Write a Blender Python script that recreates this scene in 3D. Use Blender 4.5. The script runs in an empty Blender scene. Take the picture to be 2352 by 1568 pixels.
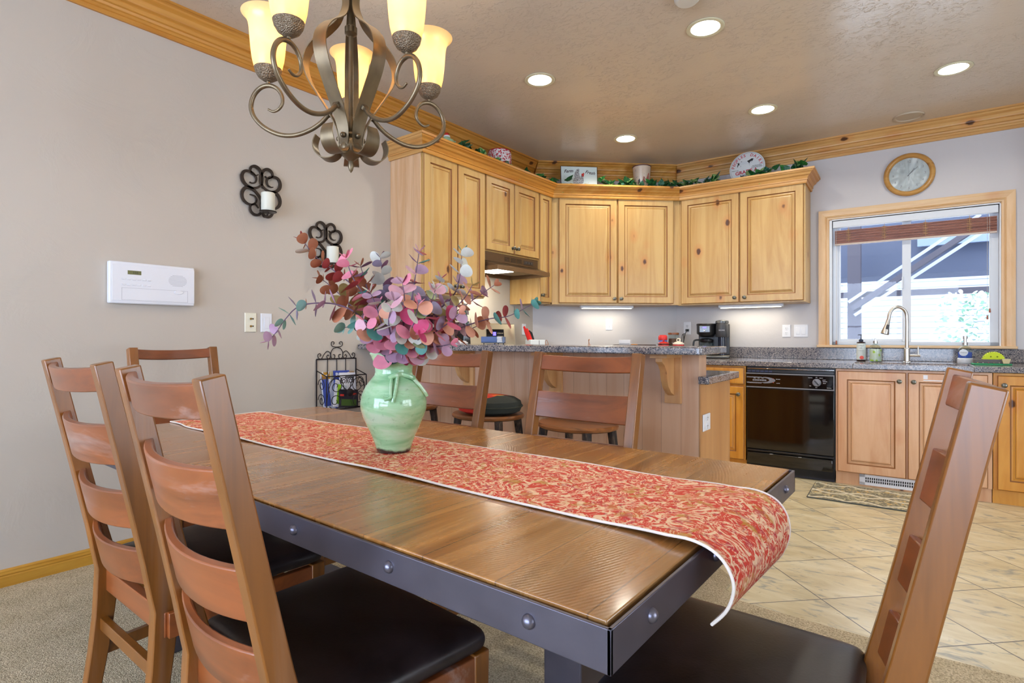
import bpy, math, random
from mathutils import Vector, Matrix
PI=math.pi; R=math.radians
random.seed(7)
sc=bpy.context.scene; col=sc.collection
# ------------------------------------------------------------------ camera
cam_d=bpy.data.cameras.new('camera'); cam=bpy.data.objects.new('camera',cam_d); col.objects.link(cam)
cam_d.sensor_width=36; cam_d.lens=1278.6/2352*36; cam_d.shift_y=-9/2352; cam_d.clip_start=.02
cam.location=(0,0,1.11); cam.rotation_euler=(PI/2,0,R(38.04)); sc.camera=cam
# ------------------------------------------------------------------ colour management
sc.view_settings.view_transform='Standard'; sc.view_settings.look='None'; sc.view_settings.gamma=1
sc.view_settings.use_curve_mapping=False; sc.view_settings.exposure=0.28
try:
    sc.cycles.use_denoising=True; sc.cycles.denoiser='OPENIMAGEDENOISE'
    sc.cycles.max_bounces=7; sc.cycles.diffuse_bounces=4; sc.cycles.glossy_bounces=3; sc.cycles.use_adaptive_sampling=True; sc.cycles.adaptive_threshold=.12; sc.cycles.adaptive_min_samples=16; sc.cycles.transparent_max_bounces=12
    sc.cycles.sample_clamp_indirect=6; sc.cycles.caustics_reflective=False; sc.cycles.caustics_refractive=False
except Exception: pass
# ------------------------------------------------------------------ world: bright overcast daylight
w=bpy.data.worlds.new('world'); sc.world=w; w.use_nodes=True
bg=w.node_tree.nodes['Background']; bg.inputs[0].default_value=(.80,.89,1,1); bg.inputs[1].default_value=3.6
# ------------------------------------------------------------------ large lights: daylight entering by the dining windows behind
def area(name,loc,rot,sx,sy,e,c=(1,1,1),shape='RECTANGLE',spread=None):
    l=bpy.data.lights.new(name,'AREA'); l.shape=shape; l.size=sx
    if shape in('RECTANGLE','ELLIPSE'): l.size_y=sy
    l.energy=e; l.color=c
    if spread: l.spread=spread
    o=bpy.data.objects.new(name,l); col.objects.link(o); o.location=loc; o.rotation_euler=rot
    return o
area('dining_window_daylight',(-.9,-2.99,1.35),(R(90),0,0),4.2,2.0,200,(.56,.71,1))
area('side_window_daylight',(3.39,1.6,1.33),(0,R(90),0),1.9,2.75,56,(.82,.90,1))
# ------------------------------------------------------------------ mesh builder
class MB:
    def __init__(s): s.v=[];s.f=[];s.m=[];s.s=[]
    def add(s,vs,fs,mi=0,sm=False,M=None):
        b=len(s.v)
        s.v+=[tuple(M@Vector(p)) if M else tuple(p) for p in vs]
        for f in fs: s.f.append([b+i for i in f]); s.m.append(mi); s.s.append(sm)
        return s
    def box(s,x0,x1,y0,y1,z0,z1,mi=0,M=None):
        return s.add([(x0,y0,z0),(x1,y0,z0),(x1,y1,z0),(x0,y1,z0),(x0,y0,z1),(x1,y0,z1),(x1,y1,z1),(x0,y1,z1)],
            [(0,3,2,1),(4,5,6,7),(0,1,5,4),(1,2,6,5),(2,3,7,6),(3,0,4,7)],mi,False,M)
    def hexa(s,P,mi=0,M=None):
        return s.add(P,[(0,3,2,1),(4,5,6,7),(0,1,5,4),(1,2,6,5),(2,3,7,6),(3,0,4,7)],mi,False,M)
    def lathe(s,prof,c=(0,0,0),n=32,mi=0,sm=True,M=None,sx=1,sy=1,caps=True):
        vs=[];fs=[]
        for r,z in prof:
            for k in range(n):
                a=2*PI*k/n; vs.append((c[0]+r*math.cos(a)*sx,c[1]+r*math.sin(a)*sy,c[2]+z))
        for i in range(len(prof)-1):
            for k in range(n):
                k2=(k+1)%n; fs.append((i*n+k,i*n+k2,(i+1)*n+k2,(i+1)*n+k))
        if caps and prof[0][0]>1e-5: fs.append(tuple(range(n-1,-1,-1)))
        if caps and prof[-1][0]>1e-5: fs.append(tuple((len(prof)-1)*n+k for k in range(n)))
        return s.add(vs,fs,mi,sm,M)
    def cyl(s,c,r,z0,z1,n=24,mi=0,M=None,r2=None): return s.lathe([(r,z0),(r if r2 is None else r2,z1)],c,n,mi,True,M)
    def tube(s,pts,r,n=8,mi=0,M=None,caps=True,sx=1):
        P=[Vector(p) for p in pts]; vs=[];fs=[];m=len(P)
        N=None
        for i,p in enumerate(P):
            t=(P[min(i+1,m-1)]-P[max(i-1,0)]).normalized()
            if N is None:
                N=t.orthogonal().normalized()
                if sx!=1:
                    N=Vector((0,0,1)); N=(N-t*N.dot(t)).normalized()
            else:
                N=(N-t*N.dot(t)); N=N.normalized() if N.length>1e-6 else t.orthogonal().normalized()
            B=t.cross(N); rr=r[i] if isinstance(r,(list,tuple)) else r
            for k in range(n):
                a=2*PI*k/n; vs.append(p+N*(math.cos(a)*rr)+B*(math.sin(a)*rr*sx))
        for i in range(m-1):
            for k in range(n):
                k2=(k+1)%n; fs.append((i*n+k,i*n+k2,(i+1)*n+k2,(i+1)*n+k))
        if caps: fs.append(tuple(range(n-1,-1,-1))); fs.append(tuple((m-1)*n+k for k in range(n)))
        return s.add(vs,fs,mi,True,M)
    def bar(s,pts,w,h,up,mi=0,M=None,taper=None):
        # rectangular section swept along pts; w along side=t x up, h along the local normal
        P=[Vector(p) for p in pts]; vs=[];fs=[];m=len(P); up=Vector(up)
        for i,p in enumerate(P):
            t=(P[min(i+1,m-1)]-P[max(i-1,0)]).normalized()
            sd=t.cross(up).normalized(); nn=sd.cross(t).normalized()
            k=taper[i] if taper else 1
            ww=(w[i] if isinstance(w,(list,tuple)) else w)*k; hh=(h[i] if isinstance(h,(list,tuple)) else h)*k
            for a,b in((-1,-1),(1,-1),(1,1),(-1,1)): vs.append(p+sd*(a*ww/2)+nn*(b*hh/2))
        for i in range(m-1):
            for k in range(4):
                k2=(k+1)%4; fs.append((i*4+k,i*4+k2,(i+1)*4+k2,(i+1)*4+k))
        fs.append((3,2,1,0)); fs.append(tuple((m-1)*4+k for k in range(4)))
        return s.add(vs,fs,mi,False,M)
    def prism(s,poly,z0,z1,mi=0,M=None,sm=False):
        n=len(poly); vs=[(x,y,z0) for x,y in poly]+[(x,y,z1) for x,y in poly]
        fs=[tuple(range(n-1,-1,-1)),tuple(range(n,2*n))]+[(i,(i+1)%n,n+(i+1)%n,n+i) for i in range(n)]
        return s.add(vs,fs,mi,sm,M)
    def rings(s,x0,x1,z0,z1,y,prof,M=None,backy=None):
        # nested rectangles in the xz-plane facing -y; prof=[(inset, height towards -y, mat)]
        vs=[];fs=[];mi=[]
        for ins,h,m in prof:
            vs+=[(x0+ins,y-h,z0+ins),(x1-ins,y-h,z0+ins),(x1-ins,y-h,z1-ins),(x0+ins,y-h,z1-ins)]
        b=len(s.v); s.v+=[tuple(M@Vector(p)) if M else p for p in vs]
        for i in range(len(prof)-1):
            for k in range(4):
                k2=(k+1)%4; s.f.append([b+i*4+k,b+i*4+k2,b+(i+1)*4+k2,b+(i+1)*4+k]); s.m.append(prof[i+1][2]); s.s.append(False)
        L=len(prof)-1; s.f.append([b+L*4+k for k in range(4)]); s.m.append(prof[-1][2]); s.s.append(False)
        s.f.append([b+3,b+2,b+1,b]); s.m.append(prof[0][2]); s.s.append(False)
        return s
    def build(s,name,mats,parent=None,bevel=0,ang=40,seg=2,subs=0,kind=None):
        me=bpy.data.meshes.new(name); me.from_pydata(s.v,[],s.f)
        if not isinstance(mats,(list,tuple)): mats=[mats]
        for m in mats: me.materials.append(m)
        me.polygons.foreach_set('material_index',s.m); me.polygons.foreach_set('use_smooth',[True]*len(s.f) if (bevel or subs or any(s.s)) else [False]*len(s.f))
        me.update()
        if any(s.s) or bevel:
            try: me.set_sharp_from_angle(angle=R(ang))
            except Exception: pass
        o=bpy.data.objects.new(name,me); col.objects.link(o)
        if parent: o.parent=parent
        if bevel:
            b=o.modifiers.new('bevel','BEVEL'); b.width=bevel; b.segments=seg; b.limit_method='ANGLE'; b.angle_limit=R(35)
        if subs:
            b=o.modifiers.new('sub','SUBSURF'); b.levels=subs; b.render_levels=subs
        if kind: o['kind']=kind
        return o
def tag(o,label,cat,group=None,kind=None):
    if kind: o['kind']=kind
    if label: o['label']=label
    if cat: o['category']=cat
    if group: o['group']=group
    return o
def thing(name,label,cat,loc=(0,0,0),rz=0,group=None):
    o=bpy.data.objects.new(name,None); col.objects.link(o); o.location=loc; o.rotation_euler=(0,0,rz)
    o.empty_display_size=.05
    return tag(o,label,cat,group)
def struct(o): o['kind']='structure'; return o
def dup(root,loc,rz,label=None,group=None):
    r=root.copy(); col.objects.link(r); r.location=loc; r.rotation_euler=(0,0,rz)
    if label: r['label']=label
    if group: r['group']=group
    for ch in list(root.children):
        c=ch.copy(); col.objects.link(c); c.parent=r
        for g in list(ch.children):
            d=g.copy(); col.objects.link(d); d.parent=c
    return r
def text(name,body,size,mat,M,parent,ext=.0004,shear=0,align='CENTER',bold=0):
    c=bpy.data.curves.new(name,'FONT'); c.body=body; c.size=size; c.extrude=ext; c.align_x=align; c.align_y='CENTER'; c.shear=shear; c.offset=bold
    c.resolution_u=3
    o=bpy.data.objects.new(name,c); col.objects.link(o); bpy.context.view_layer.update()
    me=bpy.data.meshes.new_from_object(o.evaluated_get(bpy.context.evaluated_depsgraph_get()))
    bpy.data.objects.remove(o); me.transform(M); me.materials.clear(); me.materials.append(mat)
    me.name=name
    o=bpy.data.objects.new(name,me); col.objects.link(o); o.parent=parent
    return o
def catmull(pts,n=6):
    P=[Vector(p) for p in pts]; out=[]
    for i in range(len(P)-1):
        p0=P[max(i-1,0)];p1=P[i];p2=P[i+1];p3=P[min(i+2,len(P)-1)]
        for k in range(n):
            t=k/n; out.append(.5*((2*p1)+(p2-p0)*t+(2*p0-5*p1+4*p2-p3)*t*t+(-p0+3*p1-3*p2+p3)*t**3))
    out.append(P[-1]); return out
def spiral(cx,cy,r0,r1,a0,a1,n=18):
    return [(cx+(r0+(r1-r0)*k/n)*math.cos(a0+(a1-a0)*k/n),cy+(r0+(r1-r0)*k/n)*math.sin(a0+(a1-a0)*k/n)) for k in range(n+1)]
# faces towards -y (sheet standing in the xz plane): maps (x,y,z)->(x,-z,y)
STAND=Matrix(((1,0,0,0),(0,0,-1,0),(0,1,0,0),(0,0,0,1)))
def T(x,y,z): return Matrix.Translation((x,y,z))
# ------------------------------------------------------------------ materials
def lin(c):
    f=lambda v: v/12.92 if v<=.04045 else ((v+.055)/1.055)**2.4
    return tuple(f(v/255) for v in c)+(1,)
class NT:
    def __init__(s,name):
        s.mat=bpy.data.materials.new(name); s.mat.use_nodes=True; s.t=s.mat.node_tree; s.n=s.t.nodes
        s.b=s.n['Principled BSDF']; s.out=s.n['Material Output']
    def node(s,ty,**k):
        n=s.n.new(ty)
        for a,v in k.items(): setattr(n,a,v)
        return n
    def link(s,a,b): s.t.links.new(a,b)
    def put(s,inp,v):
        if isinstance(v,bpy.types.NodeSocket): s.link(v,inp)
        else: inp.default_value=v
    def math(s,op,a,b=None,c=None,clamp=False):
        n=s.node('ShaderNodeMath',operation=op); n.use_clamp=clamp; s.put(n.inputs[0],a)
        if b is not None: s.put(n.inputs[1],b)
        if c is not None: s.put(n.inputs[2],c)
        return n.outputs[0]
    def coord(s,rnd=True,scale=(1,1,1),rot=(0,0,0)):
        tc=s.node('ShaderNodeTexCoord').outputs['Object']
        if rnd:
            oi=s.node('ShaderNodeObjectInfo'); v=s.node('ShaderNodeVectorMath',operation='SCALE')
            cv=s.node('ShaderNodeCombineXYZ'); cv.inputs[0].default_value=7.3; cv.inputs[1].default_value=11.1; cv.inputs[2].default_value=5.7
            s.link(cv.outputs[0],v.inputs[0]); s.link(oi.outputs['Random'],v.inputs['Scale'])
            a=s.node('ShaderNodeVectorMath',operation='ADD'); s.link(tc,a.inputs[0]); s.link(v.outputs[0],a.inputs[1]); tc=a.outputs[0]
        m=s.node('ShaderNodeMapping'); m.inputs['Scale'].default_value=scale; m.inputs['Rotation'].default_value=rot; s.link(tc,m.inputs[0])
        return m.outputs[0]
    def noise(s,v,scale,detail=3,rough=.5,dist=0,out='Fac'):
        n=s.node('ShaderNodeTexNoise'); s.link(v,n.inputs['Vector']); n.inputs['Scale'].default_value=scale; n.inputs['Detail'].default_value=detail
        n.inputs['Roughness'].default_value=rough; n.inputs['Distortion'].default_value=dist; return n.outputs[out]
    def vor(s,v,scale,feat='F1',rand=1,out='Distance'):
        n=s.node('ShaderNodeTexVoronoi',feature=feat); s.link(v,n.inputs['Vector']); n.inputs['Scale'].default_value=scale; n.inputs['Randomness'].default_value=rand
        return n.outputs[out]
    def ramp(s,f,stops,interp='LINEAR'):
        n=s.node('ShaderNodeValToRGB'); n.color_ramp.interpolation=interp; e=n.color_ramp.elements
        while len(e)<len(stops): e.new(.5)
        for i,(p,c) in enumerate(stops):
            e[i].position=p; e[i].color=c if len(c)==4 else tuple(c)+(1,)
        s.link(f,n.inputs[0]); return n.outputs[0]
    def mix(s,f,a,b,mode='MIX'):
        n=s.node('ShaderNodeMix',data_type='RGBA',blend_type=mode); s.put(n.inputs[0],f); s.put(n.inputs[6],a); s.put(n.inputs[7],b); return n.outputs[2]
    def step(s,f,lo,hi):
        n=s.node('ShaderNodeMapRange'); n.clamp=True; s.put(n.inputs[0],f); n.inputs[1].default_value=lo; n.inputs[2].default_value=hi; n.inputs[3].default_value=0; n.inputs[4].default_value=1; return n.outputs[0]
    def bump(s,h,st=.3,d=.01):
        n=s.node('ShaderNodeBump'); n.inputs['Strength'].default_value=st; n.inputs['Distance'].default_value=d; s.link(h,n.inputs['Height']); s.link(n.outputs[0],s.b.inputs['Normal'])
    def set(s,color=None,rough=None,metal=None,coat=None,spec=None,ior=None,trans=None,alpha=None,emit=None,est=None):
        for k,v in(('Base Color',color),('Roughness',rough),('Metallic',metal),('Coat Weight',coat),('Specular IOR Level',spec),('IOR',ior),('Transmission Weight',trans),('Alpha',alpha),('Emission Color',emit),('Emission Strength',est)):
            if v is not None: s.put(s.b.inputs[k],v)
        return s.mat
CACHE={}
def plain(name,c,rough=.5,metal=0,**k):
    if name in CACHE: return CACHE[name]
    t=NT(name); CACHE[name]=t.set(lin(c),rough,metal,**k); return CACHE[name]
def wood(name,base,dark,axis=2,grain=16,knots=0,rough=.42,tone=.25,plank=None,coat=.0,wear=None,bump=.08,knotc=(62,28,12),amp=1,spec=None):
    t=NT(name); st=[1,1,1]; st[axis]=.09
    v=t.coord(True,tuple(st)); v1=t.coord(True)
    warp=t.noise(v,1.6,2,.5,.3)
    g=t.noise(v,grain,5,.62,1.6)
    c=t.ramp(g,[(.30,lin(dark)),(.62,lin(base))])
    big=t.noise(v,2.2,2,.5,.8)
    c=t.mix(t.math('MULTIPLY',t.step(big,.42,.68),tone*amp),c,lin(dark),'MIX')
    if plank:
        ax,wd=plank
        sp=t.node('ShaderNodeSeparateXYZ'); t.link(t.coord(False),sp.inputs[0])
        q=t.math('DIVIDE',sp.outputs[ax],wd); fl=t.math('FLOOR',q); fr=t.math('FRACT',q)
        wn=t.node('ShaderNodeTexWhiteNoise',noise_dimensions='1D'); t.link(fl,wn.inputs['W'])
        c=t.mix(t.math('MULTIPLY',wn.outputs['Value'],.45),c,lin(dark),'MIX')
        seam=t.math('LESS_THAN',fr,.012)
        c=t.mix(t.math('MULTIPLY',seam,.75),c,lin((60,38,20)))
    if knots:
        sk=[1,1,1]; sk[axis]=.62
        vk=t.coord(True,tuple(sk)); d=t.vor(vk,knots)
        nz=t.math('MULTIPLY_ADD',t.noise(v1,40,2),.05,d)
        c=t.mix(t.math('MULTIPLY',t.math('SUBTRACT',1,t.step(nz,.020*knots,.060*knots)),.42),c,lin((186,104,46)),'MIX')
        c=t.mix(t.math('MULTIPLY',t.math('SUBTRACT',1,t.step(nz,.019*knots,.027*knots)),.92),c,lin(knotc))
    if wear:
        wv=t.noise(v,7,6,.7,.4)
        c=t.mix(t.math('MULTIPLY',t.step(wv,.56,.72),wear),c,lin((205,195,190)))
    rg=t.math('MULTIPLY_ADD',g,.22,rough-.11)
    t.bump(g,bump,.004)
    t.b.inputs['Coat Roughness'].default_value=.28
    return t.set(c,rg,coat=coat,spec=spec)
M={}
M['cab']=wood('knotty_alder',(194,160,102),(174,134,76),2,9,5.2,.34,.25)
M['cabglaze']=plain('alder_glaze',(134,84,38),.45)
M['cablow']=wood('knotty_alder_base',(214,172,134),(196,144,104),2,9,4.6,.34,.3)
M['cabgold']=wood('honey_alder_base',(212,154,66),(188,122,40),2,9,4.6,.34,.3)
M['sidepan']=wood('alder_side_panel',(218,186,150),(196,150,104),2,8,4.0,.42,.5,plank=(1,.085))
M['panel']=wood('alder_bar_panel',(212,176,148),(188,142,108),2,7,3.0,.5,.5,plank=(0,.105))
M['endpan']=wood('alder_end_panel',(204,156,104),(178,126,76),2,8,3.4,.42,.5)
M['crown']=wood('pine_crown_long_y',(200,142,62),(178,114,36),1,9,5.5,.40,.3)
M['crownx']=wood('pine_crown_long_x',(206,162,100),(184,130,66),0,9,5.5,.40,.3)
M['trimx']=wood('pine_casing',(214,186,146),(200,160,112),0,9,4.0,.42,.3)
M['trimz']=wood('pine_casing_upright',(214,182,142),(198,156,106),2,9,4.0,.42,.3)
M['base']=wood('pine_baseboard',(196,148,56),(168,112,26),1,12,1.6,.38,.3)
M['chair']=wood('chestnut_chair_wood',(146,88,28),(100,58,16),2,7,0,.34,.4,wear=.10,spec=.5,coat=.4)
M['slat']=wood('chestnut_chair_slat',(150,80,36),(100,50,20),0,8,0,.34,.5,wear=.34,spec=.5,coat=.5)
M['stoolseat']=wood('stool_seat_wood',(150,92,46),(96,54,26),0,12,0,.35,.4)
M['bark']=NT('hickory_bark'); t=M['bark']; v=t.coord(True,(1,1,.25)); g=t.noise(v,45,6,.7,.6); t.bump(g,.8,.01); M['bark']=t.set(t.ramp(g,[(.36,lin((22,16,14))),(.52,lin((64,46,34))),(.68,lin((120,96,74)))]),.7)
# table top planks run across the table
t=NT('table_plank_top'); v=t.coord(False,(1,.08,1)); g=t.noise(v,15,5,.6,1.4)
c=t.ramp(g,[(.3,lin((132,82,36))),(.62,lin((186,130,66)))])
sp=t.node('ShaderNodeSeparateXYZ'); t.link(t.coord(False),sp.inputs[0]); q=t.math('DIVIDE',sp.outputs[0],.152); fl=t.math('FLOOR',q); fr=t.math('FRACT',q)
wn=t.node('ShaderNodeTexWhiteNoise',noise_dimensions='1D'); t.link(fl,wn.inputs['W'])
c=t.mix(t.math('MULTIPLY',wn.outputs['Value'],.5),c,lin((140,88,40)))
gr=t.noise(t.coord(False,(1,.1,1)),5,4,.6,.6); c=t.mix(t.math('MULTIPLY',t.step(gr,.5,.7),.35),c,lin((136,124,92)))
seam=t.math('LESS_THAN',fr,.018); c=t.mix(t.math('MULTIPLY',seam,.55),c,lin((66,44,26)))
saw=t.node('ShaderNodeTexWave',wave_type='RINGS',rings_direction='Z'); t.link(t.coord(False,(1,1,1)),saw.inputs[0]); saw.inputs['Scale'].default_value=42; saw.inputs['Distortion'].default_value=1.2; saw.inputs['Detail'].default_value=2
h=t.math('ADD',t.math('MULTIPLY',saw.outputs['Fac'],.35),t.math('MULTIPLY',g,.8)); h=t.math('SUBTRACT',h,t.math('MULTIPLY',seam,1.2)); t.bump(h,.12,.004)
t.b.inputs['Coat Roughness'].default_value=.12
M['top']=t.set(c,t.math('MULTIPLY_ADD',g,.20,.16),coat=.45)
t=NT('pewter_band'); g=t.noise(t.coord(True),18,4); M['pewter']=t.set(t.mix(g,lin((84,82,94)),lin((102,98,108))),t.math('MULTIPLY_ADD',g,.15,.33),.75)
M['rivet']=plain('rivet_metal',(112,110,124),.34,.8)
t=NT('black_leather'); g=t.noise(t.coord(True),160,3); g2=t.noise(t.coord(True),6,5,.7); t.bump(g,.12,.002); M['leather']=t.set(t.mix(t.step(g2,.4,.75),lin((20,14,15)),lin((46,36,38))),t.math('MULTIPLY_ADD',g2,.25,.24),spec=.55)
# plaster walls
def plaster(name,c,rough,bs,tex=7):
    t=NT(name); v=t.coord(False); a=t.noise(v,tex,6,.62,.9); b=t.noise(v,90,2)
    h=t.math('ADD',t.step(a,.52,.60),t.math('MULTIPLY',b,.12)); t.bump(h,bs,.006)
    g=t.noise(v,1.2,2); return t.set(t.mix(g,lin(c),lin(tuple(int(x*.96) for x in c))),rough)
M['wallA']=plaster('beige_wall_paint',(192,183,171),.62,.10,2.6)
M['wallB']=plaster('kitchen_wall_paint',(196,193,194),.55,.10,3.2)
t=NT('textured_ceiling'); v=t.coord(False,(1,1.5,1)); a=t.noise(v,15,8,.7,1.6); b=t.noise(v,2.1,3)
h=t.math('MULTIPLY',t.step(a,.54,.585),t.step(b,.40,.58)); h=t.math('ADD',h,t.math('MULTIPLY',t.noise(v,60,3),.15)); t.bump(h,.40,.008)
M['ceil']=t.set(t.mix(b,lin((206,193,176)),lin((198,184,166))),.22,spec=.8)
# carpet
t=NT('taupe_carpet'); v=t.coord(False); a=t.noise(v,150,4,.8); b=t.noise(v,9,3); h=t.math('ADD',a,t.math('MULTIPLY',t.vor(v,230),.7)); t.bump(h,.6,.010)
M['carpet']=t.set(t.mix(t.step(b,.35,.7),t.ramp(a,[(.34,lin((136,118,90))),(.62,lin((222,206,174)))]),t.ramp(a,[(.34,lin((124,108,80))),(.62,lin((208,192,158)))])),.95)
# diagonal stone tile
t=NT('diagonal_stone_tile'); sp=t.node('ShaderNodeSeparateXYZ'); t.link(t.coord(False),sp.inputs[0]); X,Y=sp.outputs[0],sp.outputs[1]
S=.3900
qa=t.math('DIVIDE',t.math('MULTIPLY',t.math('ADD',t.math('ADD',X,.698),t.math('SUBTRACT',Y,2.946)),.70711),S)
qb=t.math('DIVIDE',t.math('MULTIPLY',t.math('SUBTRACT',t.math('SUBTRACT',Y,2.946),t.math('ADD',X,.698)),.70711),S)
fa=t.math('ABSOLUTE',t.math('SUBTRACT',t.math('FRACT',t.math('ADD',qa,.5)),.5)); fb=t.math('ABSOLUTE',t.math('SUBTRACT',t.math('FRACT',t.math('ADD',qb,.5)),.5))
gl=t.math('LESS_THAN',t.math('MINIMUM',fa,fb),.0065)
cid=t.node('ShaderNodeCombineXYZ'); t.link(t.math('FLOOR',qa),cid.inputs[0]); t.link(t.math('FLOOR',qb),cid.inputs[1])
wn=t.node('ShaderNodeTexWhiteNoise',noise_dimensions='3D'); t.link(cid.outputs[0],wn.inputs['Vector'])
ad=t.node('ShaderNodeVectorMath',operation='ADD'); t.link(t.coord(False),ad.inputs[0]); sc3=t.node('ShaderNodeVectorMath',operation='SCALE'); t.link(wn.outputs['Color'],sc3.inputs[0]); sc3.inputs['Scale'].default_value=9; t.link(sc3.outputs[0],ad.inputs[1])
mp=t.node('ShaderNodeMapping'); mp.inputs['Scale'].default_value=(1,2.6,1); mp.inputs['Rotation'].default_value=(0,0,-.5); t.link(ad.outputs[0],mp.inputs[0])
a=t.noise(mp.outputs[0],3.2,6,.62,.8); b=t.noise(mp.outputs[0],7,5,.6,1.4)
c=t.ramp(a,[(.3,lin((184,168,130))),(.5,lin((204,192,158))),(.7,lin((216,208,182)))])
c=t.mix(t.math('MULTIPLY',t.step(b,.55,.66),.75),c,lin((128,134,134)))
c=t.mix(t.math('MULTIPLY',wn.outputs['Value'],.18),c,lin((190,172,136)))
c=t.mix(gl,c,lin((92,90,88))); t.bump(t.math('SUBTRACT',1,gl),.25,.003)
M['tile']=t.set(c,t.math('MULTIPLY_ADD',b,.3,.18))
# granite
t=NT('speckled_granite'); v=t.coord(False); a=t.noise(v,190,2,.6); b=t.vor(v,260,out='Color'); d=t.noise(v,95,2,.6)
c=t.ramp(a,[(.34,lin((40,42,54))),(.45,lin((98,98,106))),(.56,lin((146,138,134))),(.68,lin((186,172,162)))])
c=t.mix(t.step(d,.58,.64),c,lin((36,38,52))); M['granite']=t.set(c,.13,spec=.6)
# table runner
t=NT('red_paisley_runner'); v=t.coord(False,(1,1,1)); 
wp=t.noise(v,6,3,.5,0,'Color'); ad=t.node('ShaderNodeVectorMath',operation='MULTIPLY_ADD'); t.link(wp,ad.inputs[0]); ad.inputs[1].default_value=(.22,.22,.22); t.link(v,ad.inputs[2])
vd=t.vor(ad.outputs[0],13); wv=t.math('FRACT',t.math('MULTIPLY',vd,4.2)); ln=t.math('LESS_THAN',t.math('ABSOLUTE',t.math('SUBTRACT',wv,.5)),.17)
fine=t.noise(ad.outputs[0],58,3,.6,2.2); f2=t.step(fine,.51,.56)
pt=t.math('MAXIMUM',t.math('MULTIPLY',ln,t.step(t.noise(v,42,2),.42,.50)),t.math('MULTIPLY',f2,.85))
c=t.mix(pt,lin((212,64,44)),lin((240,206,172)))
g2=t.step(t.vor(ad.outputs[0],13,out='Distance'),.30,.12); gd=t.noise(v,30,2,.6,1)
c=t.mix(t.math('MULTIPLY',t.math('MULTIPLY',t.step(gd,.50,.60),t.step(t.noise(v,9,2),.45,.60)),.8),c,lin((190,140,52)))
c=t.mix(t.math('MULTIPLY',t.step(t.noise(v,36,2,.5,1.5),.58,.64),.55),c,lin((176,36,66)))
t.bump(fine,.2,.002); M['runner']=t.set(c,.8)
M['cream']=plain('cream_piping',(226,216,206),.8)
M['white']=plain('white_plastic',(222,224,230),.42)
M['ivory']=plain('ivory_plastic',(226,222,202),.42)
M['whitevinyl']=plain('white_vinyl',(206,212,220),.4)
M['black']=plain('black_plastic',(20,20,22),.32)
M['blackgloss']=plain('black_gloss_enamel',(9,7,8),.06,spec=.7)
M['darkgrey']=plain('dark_grey_plastic',(62,62,64),.4)
M['greyp']=plain('grey_plastic',(118,118,126),.4)
M['steel']=plain('brushed_steel',(196,192,184),.28,1)
M['chrome']=plain('chrome',(214,214,214),.1,1)
M['knob']=plain('pewter_knob',(112,112,104),.3,.9)
M['iron']=plain('bronzed_iron',(58,48,42),.38,.6)
t=NT('brushed_bronze'); g=t.noise(t.coord(True,(1,1,.3)),30,4); M['bronze']=t.set(t.mix(g,lin((96,84,68)),lin((136,118,90))),.36,.75)
t=NT('hammered_bronze'); t.bump(t.vor(t.coord(True),260),.9,.003); M['hammer']=t.set(lin((128,112,92)),.42,.7)
t=NT('alabaster_shade'); v=t.coord(True); g=t.noise(v,14,3,.6,.8); t.n.remove(t.b)
df=t.node('ShaderNodeBsdfDiffuse'); tr=t.node('ShaderNodeBsdfTranslucent'); gy=t.node('ShaderNodeBsdfGlossy'); cc=t.mix(g,lin((255,240,206)),lin((255,226,174)))
t.link(cc,df.inputs[0]); t.link(cc,tr.inputs[0]); gy.inputs['Roughness'].default_value=.25; mx=t.node('ShaderNodeMixShader'); mx.inputs[0].default_value=.62; t.link(df.outputs[0],mx.inputs[1]); t.link(tr.outputs[0],mx.inputs[2])
m2=t.node('ShaderNodeMixShader'); m2.inputs[0].default_value=.05; t.link(mx.outputs[0],m2.inputs[1]); t.link(gy.outputs[0],m2.inputs[2]); t.link(m2.outputs[0],t.out.inputs[0]); M['shade']=t.mat
def glow(name,c,e):
    t=NT(name); return t.set(lin(c),.5,emit=lin(c),est=e)
M['lamp']=glow('lamp_lens',(255,250,236),9)
M['bulb']=glow('bulb',(255,214,150),14)
M['tubel']=glow('undercabinet_lens',(255,246,220),4)
M['hoodl']=glow('hood_lens',(255,246,225),5)
M['led']=glow('blue_display',(90,80,255),3)
M['lantern']=glow('lantern_glass',(255,222,110),3.2)
M['lcd']=plain('green_lcd',(96,96,40),.3)
t=NT('window_glass'); t.n.remove(t.b); tp=t.node('ShaderNodeBsdfTransparent'); gy=t.node('ShaderNodeBsdfGlossy'); gy.inputs['Roughness'].default_value=.02; fz=t.node('ShaderNodeFresnel'); fz.inputs[0].default_value=1.45; ge=t.node('ShaderNodeNewGeometry')
mx=t.node('ShaderNodeMixShader'); t.link(t.math('MULTIPLY',fz.outputs[0],t.math('SUBTRACT',1,ge.outputs['Backfacing'])),mx.inputs[0]); t.link(tp.outputs[0],mx.inputs[1]); t.link(gy.outputs[0],mx.inputs[2]); t.link(mx.outputs[0],t.out.inputs[0]); M['glass']=t.mat
def tint(name,c,f=.5):
    t=NT(name); t.n.remove(t.b); tp=t.node('ShaderNodeBsdfTransparent'); tp.inputs[0].default_value=lin(c); gy=t.node('ShaderNodeBsdfGlossy'); gy.inputs['Roughness'].default_value=.03; fz=t.node('ShaderNodeFresnel'); fz.inputs[0].default_value=1.5; ge=t.node('ShaderNodeNewGeometry')
    mx=t.node('ShaderNodeMixShader'); t.link(t.math('MULTIPLY',fz.outputs[0],t.math('SUBTRACT',1,ge.outputs['Backfacing'])),mx.inputs[0]); t.link(tp.outputs[0],mx.inputs[1]); t.link(gy.outputs[0],mx.inputs[2]); t.link(mx.outputs[0],t.out.inputs[0]); return t.mat
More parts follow.
